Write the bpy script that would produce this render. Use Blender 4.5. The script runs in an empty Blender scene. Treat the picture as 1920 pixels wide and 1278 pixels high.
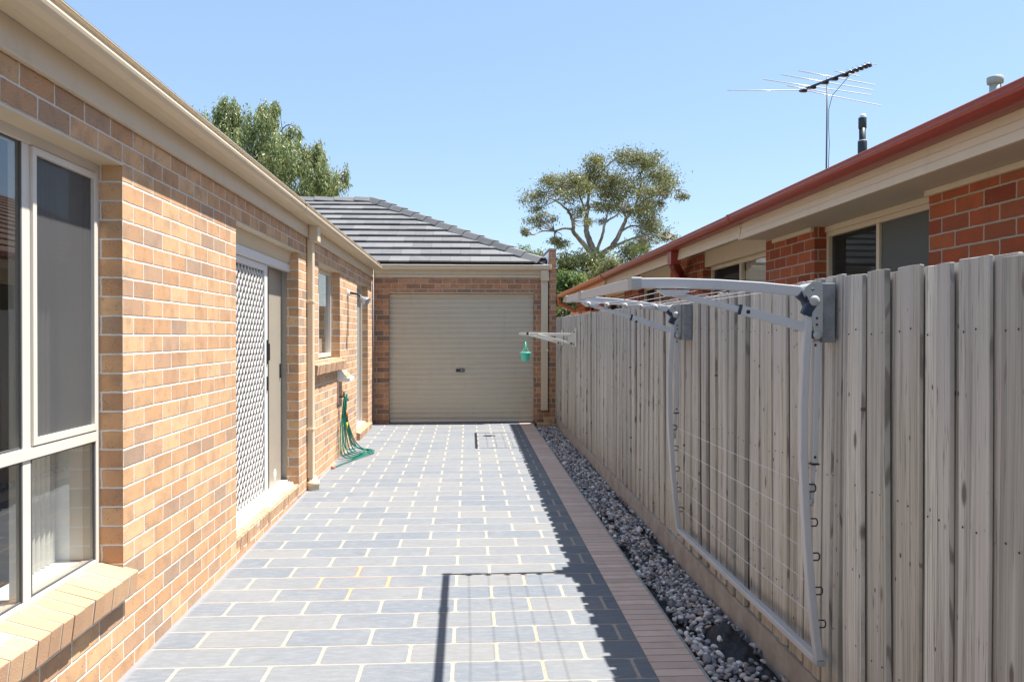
import bpy, bmesh, math, random
from mathutils import Vector, Matrix
R = math.radians
random.seed(7)
sc = bpy.context.scene
COL = sc.collection
# ------------------------------------------------------------------ camera
H = 1.53; S = 0.0095                      # eye height, rise of the paving towards the garage
cam = bpy.data.cameras.new('camera'); co = bpy.data.objects.new('camera', cam); COL.objects.link(co)
cam.sensor_width = 36.0; cam.lens = 36.0*1525/1920; cam.clip_start = 0.05; cam.clip_end = 2000
YAW, PIT = R(3.11), R(-0.34)
f = Vector((math.sin(YAW)*math.cos(PIT), math.cos(YAW)*math.cos(PIT), math.sin(PIT)))
co.location = (0, 0, H); co.rotation_euler = f.to_track_quat('-Z', 'Y').to_euler()
sc.camera = co
# ------------------------------------------------------------------ sky, sun, exposure
SUN = Vector((.79, .085, 1.756)).normalized()
el = math.asin(SUN.z); az = math.atan2(SUN.x, SUN.y)
w = bpy.data.worlds.new("World"); sc.world = w; w.use_nodes = True
nt = w.node_tree; bg = nt.nodes['Background']
sky = nt.nodes.new('ShaderNodeTexSky'); sky.sky_type = 'NISHITA'; sky.sun_disc = False
sky.sun_elevation = el; sky.sun_rotation = az; sky.air_density = 1.0; sky.dust_density = 0.6; sky.ozone_density = 1.3
mxs = nt.nodes.new('ShaderNodeMix'); mxs.data_type = 'RGBA'; mxs.inputs[0].default_value = .5      # a thin even veil of summer air evens the gradient
nt.links.new(sky.outputs[0], mxs.inputs[6]); mxs.inputs[7].default_value = (2.0, 3.05, 4.5, 1); nt.links.new(mxs.outputs[2], bg.inputs[0]); bg.inputs[1].default_value = 0.095
sl = bpy.data.lights.new('sun', 'SUN'); sl.energy = 5.0; sl.angle = R(0.53); sl.color = (1.0, 0.955, 0.88)
so = bpy.data.objects.new('sun', sl); COL.objects.link(so); so.rotation_euler = (-SUN).to_track_quat('-Z', 'Y').to_euler()
sc.view_settings.view_transform = 'Standard'; sc.view_settings.look = 'None'
sc.view_settings.exposure = 1.25; sc.view_settings.gamma = 1.0
sc.render.engine = 'CYCLES'

def gz(y): return S*(y-3.5)
# ------------------------------------------------------------------ node helpers
class NT:
    def __init__(s, name):
        s.m = bpy.data.materials.new(name); s.m.use_nodes = True; s.t = s.m.node_tree
        s.t.nodes.clear(); s.out = s.t.nodes.new('ShaderNodeOutputMaterial')
    def n(s, typ, **kw):
        nd = s.t.nodes.new('ShaderNode'+typ)
        for k, v in kw.items(): setattr(nd, k, v)
        return nd
    def set(s, sock, v):
        if isinstance(v, bpy.types.NodeSocket): s.t.links.new(v, sock)
        elif isinstance(v, (tuple, list)) and len(v) == 3 and sock.type == 'RGBA': sock.default_value = (*v, 1)
        else: sock.default_value = v
    def ma(s, op, a, b=0.0, c=0.0, clamp=False):
        nd = s.n('Math', operation=op, use_clamp=clamp)
        s.set(nd.inputs[0], a); s.set(nd.inputs[1], b); s.set(nd.inputs[2], c); return nd.outputs[0]
    def mix(s, f, a, b, blend='MIX'):
        nd = s.n('Mix', data_type='RGBA', blend_type=blend)
        s.set(nd.inputs[0], f); s.set(nd.inputs[6], a); s.set(nd.inputs[7], b); return nd.outputs[2]
    def ss(s, v, a, b, x=0.0, y=1.0):
        nd = s.n('MapRange', interpolation_type='SMOOTHSTEP')
        s.set(nd.inputs[0], v); nd.inputs[1].default_value = a; nd.inputs[2].default_value = b
        nd.inputs[3].default_value = x; nd.inputs[4].default_value = y; return nd.outputs[0]
    def noise(s, vec, scale, detail=4.0, rough=.55, dims='3D'):
        nd = s.n('TexNoise', noise_dimensions=dims); s.set(nd.inputs['Vector'], vec)
        nd.inputs['Scale'].default_value = scale; nd.inputs['Detail'].default_value = detail
        nd.inputs['Roughness'].default_value = rough; return nd.outputs[0]
    def voro(s, vec, scale, out=0):
        nd = s.n('TexVoronoi'); s.set(nd.inputs['Vector'], vec); nd.inputs['Scale'].default_value = scale; return nd.outputs[out]
    def ramp(s, v, stops, interp='LINEAR'):
        nd = s.n('ValToRGB'); s.set(nd.inputs[0], v); cr = nd.color_ramp; cr.interpolation = interp
        while len(cr.elements) < len(stops): cr.elements.new(0.5)
        for e, (p, c) in zip(cr.elements, stops): e.position = p; e.color = (*c, 1)
        return nd.outputs[0]
    def pos(s): return s.n('NewGeometry').outputs['Position']
    def uv(s): return s.n('UVMap').outputs[0]
    def attr(s, name): return s.n('Attribute', attribute_name=name).outputs['Fac']
    def mp(s, v, sc=(1, 1, 1), loc=(0, 0, 0), rot=(0, 0, 0)):
        nd = s.n('Mapping'); s.set(nd.inputs[0], v); nd.inputs[1].default_value = loc; nd.inputs[2].default_value = rot; nd.inputs[3].default_value = sc
        return nd.outputs[0]
    def bump(s, h, st=0.5, d=0.01):
        nd = s.n('Bump'); s.set(nd.inputs['Height'], h); nd.inputs['Strength'].default_value = st; nd.inputs['Distance'].default_value = d
        return nd.outputs[0]
    def bsdf(s, col, rough=.6, normal=None, metal=0.0, spec=0.5):
        b = s.n('BsdfPrincipled'); s.set(b.inputs['Base Color'], col); s.set(b.inputs['Roughness'], rough)
        s.set(b.inputs['Metallic'], metal); b.inputs['Specular IOR Level'].default_value = spec
        if normal is not None: s.set(b.inputs['Normal'], normal)
        s.t.links.new(b.outputs[0], s.out.inputs[0]); return b

def cells(g, u, v, bw, bh, jx, jy, rad, soft, half=True, wob=.0025):
    """running-bond pattern; returns (0 in the unit .. 1 in the joint, random, random2)"""
    c = g.n('CombineXYZ'); g.set(c.inputs[0], u); g.set(c.inputs[1], v); c = c.outputs[0]
    if wob:
        n1 = g.noise(c, 22.0, 3); n2 = g.noise(g.mp(c, loc=(7, 3, 1)), 22.0, 3)
        u = g.ma('ADD', u, g.ma('MULTIPLY', g.ma('SUBTRACT', n1, .5), wob*4)); v = g.ma('ADD', v, g.ma('MULTIPLY', g.ma('SUBTRACT', n2, .5), wob*3))
    r = g.ma('DIVIDE', v, bh); row = g.ma('FLOOR', r); fy = g.ma('SUBTRACT', r, row)
    sh = g.ma('MULTIPLY', g.ma('FLOORED_MODULO', row, 2.0), .5 if half else 0.0)
    q = g.ma('ADD', g.ma('DIVIDE', u, bw), sh); cl = g.ma('FLOOR', q); fx = g.ma('SUBTRACT', q, cl)
    def ax(fr, b, j):
        p = g.ma('MULTIPLY', g.ma('ABSOLUTE', g.ma('SUBTRACT', fr, .5)), b); return g.ma('SUBTRACT', p, b/2-j/2-rad)
    qx, qy = ax(fx, bw, jx), ax(fy, bh, jy)
    mx, my = g.ma('MAXIMUM', qx, 0.0), g.ma('MAXIMUM', qy, 0.0)
    L = g.ma('SQRT', g.ma('ADD', g.ma('MULTIPLY', mx, mx), g.ma('MULTIPLY', my, my)))
    d = g.ma('SUBTRACT', g.ma('ADD', L, g.ma('MINIMUM', g.ma('MAXIMUM', qx, qy), 0.0)), rad)
    m = g.ss(d, -soft, soft)
    k = g.n('CombineXYZ'); g.set(k.inputs[0], cl); g.set(k.inputs[1], row)
    wn = g.n('TexWhiteNoise', noise_dimensions='2D'); g.set(wn.inputs['Vector'], k.outputs[0])
    sp = g.n('SeparateColor'); g.set(sp.inputs[0], wn.outputs['Color'])
    return m, wn.outputs['Value'], sp.outputs[1], c

def brick_mat(name, stops, mortar, u0=0.0, v0=0.0, bw=.24, bh=.086, jx=.010, jy=.010, rad=.003, speck=(.12, .07, .04), splash=.35, half=True, patch=(.5, .5, .5), mot=.5):
    g = NT(name); sx = g.n('SeparateXYZ'); g.set(sx.inputs[0], g.uv())
    u = g.ma('SUBTRACT', sx.outputs[0], u0); v = g.ma('SUBTRACT', sx.outputs[1], v0)
    m, rnd, r2, c = cells(g, u, v, bw, bh, jx, jy, rad, .0018, half)
    base = g.ramp(rnd, stops)
    hs = g.n('HueSaturation'); g.set(hs.inputs['Color'], base); g.set(hs.inputs['Value'], g.ma('ADD', g.ma('MULTIPLY', r2, .22), .89)); base = hs.outputs[0]
    cl = g.noise(c, 9, 5, .6)
    base = g.mix(g.ma('MULTIPLY', g.ss(cl, .42, .72), mot), base, tuple(x*.62 for x in stops[-1][1]))
    fine = g.noise(c, 160, 3, .7)
    base = g.mix(g.ss(fine, .40, .75, 0, .35), base, tuple(min(1, x*1.25) for x in stops[0][1]))
    if speck:
        vo = g.voro(g.mp(c, (1, 1, 1)), 95); big = g.noise(c, 14, 2)
        base = g.mix(g.ma('MULTIPLY', g.ss(vo, .30, .12), g.ss(big, .5, .62)), base, speck)
    mn = g.noise(c, 60, 4)
    mc = g.mix(mn, tuple(x*.82 for x in mortar), tuple(min(1, x*1.1) for x in mortar))
    # mortar smears over the brick edges
    sm = g.ma('MULTIPLY', g.ss(g.noise(c, 30, 5, .65), .60, .72), splash)
    sm = g.ma('MULTIPLY', sm, g.ss(g.noise(c, 1.7, 3), .45, .65))
    mm = g.ma('MAXIMUM', m, sm)
    colr = g.mix(mm, base, mc)
    h = g.ma('ADD', g.ma('MULTIPLY', m, -1.0), g.ma('MULTIPLY', fine, .22)); h = g.ma('ADD', h, g.ma('MULTIPLY', cl, .3))
    g.bsdf(colr, .92, g.bump(h, .75, .006), spec=.25); return g.m

def paint(name, col, rough=.45, var=.06, metal=0.0, bumpy=.0, spec=.5, dirt=None, scale=3.0):
    g = NT(name); p = g.pos(); n = g.noise(p, scale, 5, .6)
    a = tuple(max(0, x*(1-var)) for x in col); b = tuple(min(1, x*(1+var)) for x in col)
    c = g.mix(n, a, b)
    if dirt: c = g.mix(g.ss(g.noise(g.mp(p, (1, 1, .25)), 9, 6, .65), .52, .8, 0, dirt[3]), c, dirt[:3])
    nm = g.bump(g.noise(p, 240, 3), bumpy, .002) if bumpy else None
    g.bsdf(c, g.ma('ADD', g.ma('MULTIPLY', n, .15), rough-.07), nm, metal, spec); return g.m

M = {}
M['brick'] = brick_mat('cream_brick', [(0, (.58, .375, .215)), (.4, (.53, .315, .17)), (.7, (.47, .265, .145)), (.87, (.40, .25, .16)), (1, (.33, .235, .175))], (.66, .61, .54), u0=3.753, v0=.073, mot=.48, jx=.0095, jy=.0092)
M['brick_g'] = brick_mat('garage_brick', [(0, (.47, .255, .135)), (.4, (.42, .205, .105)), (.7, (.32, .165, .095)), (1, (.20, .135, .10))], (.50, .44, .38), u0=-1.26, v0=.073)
M['brick_soldier'] = brick_mat('sill_brick', [(0, (.60, .40, .22)), (.5, (.55, .33, .17)), (1, (.42, .27, .16))], (.62, .58, .52), u0=3.70, v0=.30, bw=.086, bh=.6, half=False, splash=.2)
M['brick_red'] = brick_mat('red_brick', [(0, (.40, .115, .048)), (.4, (.33, .080, .036)), (.7, (.215, .045, .028)), (1, (.36, .13, .062))], (.42, .37, .30), u0=4.27, v0=.02, splash=.12, speck=(.16, .04, .03), mot=.7)
M['edge_brick'] = brick_mat('edging_brick', [(0, (.70, .53, .43)), (.5, (.64, .47, .375)), (1, (.57, .42, .34))], (.30, .25, .22), u0=.62, v0=.05, bw=.9, bh=.079, jx=.004, jy=.006, rad=.002, half=False, splash=.0, speck=None, mot=.3)

def paver_mat():
    g = NT('stencilled_paving'); sx = g.n('SeparateXYZ'); g.set(sx.inputs[0], g.uv())
    u = g.ma('ADD', sx.outputs[0], .49+.42*20); v = g.ma('SUBTRACT', sx.outputs[1], 3.817-.2241*39)
    m, rnd, r2, c = cells(g, u, v, .42, .2241, .017, .0075, .022, .0016, True, .0012)
    n1 = g.noise(c, 2.2, 6, .65); n2 = g.noise(g.mp(c, (1, 3.5, 1)), 12, 6, .7)
    base = g.ramp(rnd, [(0, (.130, .147, .173)), (.45, (.152, .166, .184)), (.8, (.165, .173, .184)), (1, (.186, .188, .189))])
    base = g.mix(g.ss(n2, .40, .75, 0, .5), base, (.25, .26, .275))
    base = g.mix(g.ss(n1, .45, .75, 0, .4), base, (.225, .225, .22))
    base = g.mix(g.ss(g.noise(g.mp(c, (1, 2.5, 1), (3, 3, 0)), 3.1, 5, .7), .56, .76, 0, .6), base, (.135, .12, .105))
    fine = g.noise(c, 170, 3, .7)
    base = g.mix(g.ss(fine, .45, .8, 0, .35), base, (.28, .295, .32))
    j = g.mix(g.noise(c, 40, 3), (.32, .265, .205), (.44, .375, .30))
    # rust stain from an old fixing
    px = g.ma('SUBTRACT', sx.outputs[0], -.66); py = g.ma('SUBTRACT', sx.outputs[1], 5.02)
    dd = g.ma('SQRT', g.ma('ADD', g.ma('MULTIPLY', px, px), g.ma('MULTIPLY', g.ma('MULTIPLY', py, py), 1.2)))
    rs = g.ss(dd, .48, .15)
    j = g.mix(g.ma('MULTIPLY', rs, .75), j, (.58, .27, .13))
    qx = g.ma('SUBTRACT', sx.outputs[0], -.70); qy = g.ma('SUBTRACT', sx.outputs[1], 5.30)
    d2 = g.ma('SQRT', g.ma('ADD', g.ma('MULTIPLY', g.ma('MULTIPLY', qx, qx), 9.0), g.ma('MULTIPLY', qy, qy)))
    d2 = g.ma('ADD', d2, g.ma('MULTIPLY', g.noise(c, 30, 4), .06))
    base = g.mix(g.ss(d2, .12, .06, 0, .65), base, (.33, .12, .06))
    colr = g.mix(m, base, j)
    cut = g.ma('MINIMUM', g.ma('ABSOLUTE', g.ma('SUBTRACT', sx.outputs[1], 4.050)), g.ma('ABSOLUTE', g.ma('SUBTRACT', sx.outputs[1], 8.095)))
    colr = g.mix(g.ma('MULTIPLY', g.ss(g.ma('ADD', cut, g.ma('MULTIPLY', g.noise(c, 25, 4), .006)), .0068, .004), .75), colr, (.09, .08, .07))
    # cement margin along the house
    colr = g.mix(g.ss(g.ma('ADD', sx.outputs[0], g.ma('MULTIPLY', g.noise(c, 7, 4), .05)), -1.485, -1.515), colr, g.mix(n2, (.18, .19, .21), (.27, .27, .28)))
    h = g.ma('ADD', g.ma('MULTIPLY', n2, .8), g.ma('MULTIPLY', fine, .25)); h = g.ma('SUBTRACT', h, g.ma('MULTIPLY', m, .25))
    g.bsdf(colr, .82, g.bump(h, .6, .007), spec=.22); return g.m
M['paver'] = paver_mat()

def wood_mat():
    g = NT('weathered_palings'); p = g.pos(); r = g.attr('rnd')
    cm = g.n('CombineXYZ'); g.set(cm.inputs[0], g.ma('MULTIPLY', r, 37.0)); g.set(cm.inputs[1], g.ma('MULTIPLY', r, 11.0))
    ad = g.n('VectorMath', operation='ADD'); g.set(ad.inputs[0], p); g.set(ad.inputs[1], cm.outputs[0]); q = ad.outputs[0]
    gr = g.noise(g.mp(q, (1, 70, .9)), 1.6, 7, .68); gr2 = g.noise(g.mp(q, (1, 17, .5)), 1.0, 4, .5)
    base = g.ramp(r, [(0, (.51, .475, .40)), (.25, (.63, .605, .53)), (.45, (.40, .385, .34)), (.65, (.58, .56, .505)), (.85, (.47, .425, .335)), (1, (.70, .68, .61))])
    base = g.mix(g.ss(gr, .42, .66, 0, .72), base, (.25, .23, .195))
    base = g.mix(g.ss(gr2, .48, .62, 0, .6), base, (.60, .565, .52)); base = g.mix(g.ss(g.noise(g.mp(q, (1, 24, .3), (9, 2, 4)), 1.0, 3, .5), .56, .66, 0, .55), base, (.27, .25, .24))
    kn = g.voro(g.mp(q, (1, 9, 2.6)), 1.0); rk = g.noise(g.mp(q, (1, 1, 1)), 3.0, 2)
    base = g.mix(g.ma('MULTIPLY', g.ss(kn, .13, .05), .85), base, (.11, .085, .065))
    ck = g.noise(g.mp(q, (1, 30, .35), (5, 5, 5)), 2.0, 3, .5); base = g.mix(g.ss(g.ma('ABSOLUTE', g.ma('SUBTRACT', ck, .5)), .012, .003, 0, .65), base, (.12, .10, .085))
    sp = g.voro(g.mp(q, (1, 26, 14)), 1.0)
    base = g.mix(g.ma('MULTIPLY', g.ss(sp, .16, .08), g.ss(rk, .5, .6)), base, (.09, .07, .055))
    # grey-green weathering near the tops, earth near the ground
    sz = g.n('SeparateXYZ'); g.set(sz.inputs[0], p)
    base = g.mix(g.ma('MULTIPLY', g.ss(sz.outputs[2], .9, 1.7), g.ss(gr2, .3, .7, 0, .55)), base, (.35, .345, .35))
    base = g.mix(g.ma('MULTIPLY', g.ss(sz.outputs[2], .45, .08), g.ss(g.noise(p, 4, 4), .35, .7, .1, .6)), base, (.42, .32, .22))
    g.bsdf(base, .88, g.bump(gr, .7, .004), spec=.2); return g.m
M['wood'] = wood_mat()

def simple_noise(name, c1, c2, scale, rough=.9, bump=.5, bd=.01, detail=6, attr=None, spec=.3):
    g = NT(name); p = g.pos(); n = g.noise(p, scale, detail, .65); c = g.mix(g.ss(n, .3, .7), c1, c2)
    g.bsdf(c, rough, g.bump(n, bump, bd), spec=spec); return g.m
M['plinth'] = simple_noise('plinth_timber', (.34, .30, .265), (.47, .43, .385), 7, .9, .4, .004)
M['soil'] = simple_noise('garden_soil', (.035, .028, .022), (.10, .08, .06), 30, .95, .9, .02)
M['earth'] = simple_noise('dry_grass_ground', (.10, .11, .05), (.22, .19, .10), 3, .95, .6, .03)
M['concrete'] = simple_noise('concrete', (.30, .28, .25), (.42, .40, .36), 12, .9, .4, .004)
M['plastic_mat'] = simple_noise('black_weed_mat', (.012, .012, .014), (.035, .035, .04), 60, .55, .5, .01)
M['cream'] = paint('cream_trim_paint', (.60, .50, .355), .42, .04, dirt=(.30, .24, .17, .25))
M['door_cream'] = paint('roller_door_paint', (.52, .46, .355), .42, .07, dirt=(.32, .26, .19, .3))
M['alum'] = paint('cream_window_aluminium', (.60, .56, .50), .35, .03)
M['alum_white'] = paint('white_screen_aluminium', (.66, .64, .62), .35, .03)
M['panel'] = paint('inner_door_panel', (.34, .305, .25), .3, .05)
M['nb_cream'] = paint('neighbour_cream_timber', (.60, .52, .40), .5, .06, dirt=(.36, .28, .2, .3))
M['nb_soffit'] = paint('neighbour_soffit', (.50, .45, .37), .6, .04)
M['nb_red'] = paint('neighbour_red_gutter', (.27, .036, .022), .32, .14, dirt=(.30, .12, .10, .3))
M['nb_sunlit'] = paint('neighbour_sunlit_gutter', (.46, .17, .08), .45, .12)  # sunlight on the far gutter section, painted in as a lighter orange
M['line_grey'] = paint('clothesline_steel', (.50, .505, .515), .40, .05, metal=0.0, dirt=(.30, .28, .25, .3))
M['line_dark'] = paint('clothesline_dark_plastic', (.018, .030, .060), .45, .08)
M['line_cast'] = paint('clothesline_cast_plastic', (.36, .37, .36), .5, .06)
M['airer_cream'] = paint('old_airer_enamel', (.74, .70, .60), .4, .06)
M['cord'] = paint('line_cord', (.72, .66, .68), .6, .04)
M['board'] = simple_noise('grey_mounting_timber', (.17, .18, .19), (.25, .26, .27), 18, .85, .5, .003)
M['black'] = paint('black_plastic', (.02, .02, .022), .4, .1)
M['rubber'] = paint('grey_rubber', (.08, .08, .085), .7, .1)
M['galv'] = paint('galvanised_metal', (.42, .45, .50), .4, .06, metal=.55)
M['white'] = paint('white_plastic', (.80, .79, .76), .4, .02)
M['yellow'] = paint('yellow_soap', (.78, .55, .16), .5, .05)
M['mint'] = paint('turquoise_plastic', (.10, .62, .47), .35, .05)
M['hose'] = paint('green_hose', (.008, .15, .105), .3, .25)
M['orange'] = paint('orange_fitting', (.72, .16, .05), .45, .08)
M['lime'] = paint('yellow_fitting', (.62, .62, .04), .45, .05)
M['brass'] = paint('brass_tap', (.40, .30, .16), .35, .1, metal=.8)
M['block'] = simple_noise('sandstone_block', (.36, .22, .12), (.52, .36, .22), 18, .92, .6, .006)
M['timber_pink'] = simple_noise('pale_brick_render', (.50, .33, .24), (.62, .44, .33), 6, .9, .3, .004)
M['curtain'] = simple_noise('curtain_cloth', (.60, .57, .52), (.68, .65, .60), 5, .9, .1, .004)
M['room'] = simple_noise('room_plaster', (.30, .27, .23), (.38, .34, .29), 2, .9, .0, .004)
M['roomfloor'] = simple_noise('room_carpet', (.09, .07, .055), (.14, .11, .09), 8, .9, .0, .004)
M['flash'] = paint('galvanised_flashing', (.72, .76, .80), .3, .03, metal=.2)
M['conduit'] = paint('grey_conduit', (.13, .135, .15), .5, .05)
M['nail'] = paint('rusty_nail', (.07, .045, .035), .7, .3)
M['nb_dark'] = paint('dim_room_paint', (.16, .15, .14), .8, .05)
M['pvc'] = paint('grey_green_pvc', (.34, .42, .40), .5, .05)
M['dark_green'] = paint('dark_flue_pipe', (.018, .03, .032), .45, .1)

def glass(name, tint, refl=1.0, rough=.01, solid=None):
    g = NT(name)
    lw = g.n('LayerWeight'); lw.inputs[0].default_value = .5
    fr = g.ma('POWER', lw.outputs['Facing'], 3.2); fac = g.ma('ADD', g.ma('MULTIPLY', fr, .85*refl), .07*refl, clamp=True)
    tr = g.n('BsdfTransparent'); tr.inputs[0].default_value = (*tint, 1)
    gl = g.n('BsdfGlossy'); gl.inputs['Roughness'].default_value = rough; gl.inputs[0].default_value = (.95, .97, 1, 1)
    under = tr.outputs[0]
    if solid:
        df = g.n('BsdfDiffuse'); df.inputs[0].default_value = (*solid[:3], 1)
        mx = g.n('MixShader'); mx.inputs[0].default_value = solid[3]; g.t.links.new(tr.outputs[0], mx.inputs[1]); g.t.links.new(df.outputs[0], mx.inputs[2]); under = mx.outputs[0]
    ms = g.n('MixShader'); g.set(ms.inputs[0], fac); g.t.links.new(under, ms.inputs[1]); g.t.links.new(gl.outputs[0], ms.inputs[2])
    g.t.links.new(ms.outputs[0], g.out.inputs[0]); return g.m
M['glass'] = glass('window_glass', (.80, .82, .80))
M['glass_mesh'] = glass('flyscreen_mesh', (.55, .55, .55), .10, .3, solid=(.15, .15, .155, .45))
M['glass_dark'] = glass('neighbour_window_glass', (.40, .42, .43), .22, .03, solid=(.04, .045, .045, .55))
M['glass_frost'] = glass('neighbour_textured_glass', (.3, .3, .3), .12, .35, solid=(.13, .14, .135, .85))

def tile_mat(name, c1, c2, c3):
    g = NT(name); p = g.pos(); r = g.attr('rnd'); c = g.mix(r, c1, c2)
    n = g.noise(p, 5, 6, .7); c = g.mix(g.ss(n, .5, .78, 0, .6), c, c3)
    f2 = g.noise(p, 90, 3); g.bsdf(c, .75, g.bump(f2, .4, .004), spec=.3); return g.m
M['tile'] = tile_mat('slate_grey_roof_tile', (.120, .120, .124), (.170, .169, .172), (.235, .23, .225))
M['tile_red'] = tile_mat('neighbour_roof_tile', (.16, .085, .06), (.22, .12, .08), (.20, .17, .14))

def pebble_mat():
    g = NT('river_pebbles'); r = g.attr('rnd'); p = g.pos()
    c = g.ramp(r, [(0, (.07, .07, .085)), (.25, (.19, .185, .20)), (.45, (.36, .345, .35)), (.64, (.60, .57, .55)), (.76, (.38, .27, .21)), (.88, (.72, .69, .67)), (1, (.86, .84, .82))])
    c = g.mix(g.ss(g.noise(p, 45, 4), .5, .75, 0, .4), c, (.26, .20, .17))
    g.bsdf(c, .55, g.bump(g.noise(p, 200, 2), .15, .002), spec=.5); return g.m
M['pebble'] = pebble_mat()

def leaf_mat(name, stops, tr=.3):
    g = NT(name); r = g.attr('rnd'); c = g.ramp(r, stops)
    d = g.n('BsdfDiffuse'); g.set(d.inputs[0], c); t = g.n('BsdfTranslucent'); g.set(t.inputs[0], g.mix(.5, c, (.30, .36, .08)))
    gl = g.n('BsdfGlossy'); gl.inputs['Roughness'].default_value = .42; gl.inputs[0].default_value = (.7, .75, .8, 1)
    m1 = g.n('MixShader'); m1.inputs[0].default_value = tr; g.t.links.new(d.outputs[0], m1.inputs[1]); g.t.links.new(t.outputs[0], m1.inputs[2])
    m2 = g.n('MixShader'); m2.inputs[0].default_value = .03; g.t.links.new(m1.outputs[0], m2.inputs[1]); g.t.links.new(gl.outputs[0], m2.inputs[2])
    g.t.links.new(m2.outputs[0], g.out.inputs[0]); return g.m
M['leaf_gum'] = leaf_mat('gum_leaves', [(0, (.10, .12, .065)), (.4, (.19, .195, .095)), (.7, (.30, .265, .13)), (1, (.44, .35, .20))])
M['leaf_willow'] = leaf_mat('drooping_leaves', [(0, (.09, .14, .07)), (.35, (.21, .27, .12)), (.7, (.38, .42, .18)), (1, (.56, .48, .31))])
M['leaf_dark'] = leaf_mat('dark_leaves', [(0, (.03, .045, .028)), (.5, (.06, .08, .04)), (1, (.15, .13, .06))])
M['leaf_bright'] = leaf_mat('bright_leaves', [(0, (.05, .10, .035)), (.5, (.13, .20, .06)), (1, (.30, .34, .13))])
M['leaf_pale'] = leaf_mat('pale_leaves', [(0, (.14, .18, .12)), (.5, (.22, .27, .17)), (1, (.34, .38, .25))])
def bark_mat(name, a, b):
    g = NT(name); p = g.pos(); n = g.noise(g.mp(p, (1, 1, .35)), 2.2, 6, .65); c = g.mix(g.ss(n, .35, .65), a, b)
    g.bsdf(c, .85, g.bump(n, .6, .05), spec=.2); return g.m
M['bark'] = bark_mat('gum_bark', (.15, .12, .10), (.36, .32, .28))
M['bark_dark'] = bark_mat('rough_bark', (.09, .06, .045), (.20, .14, .10))

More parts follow.
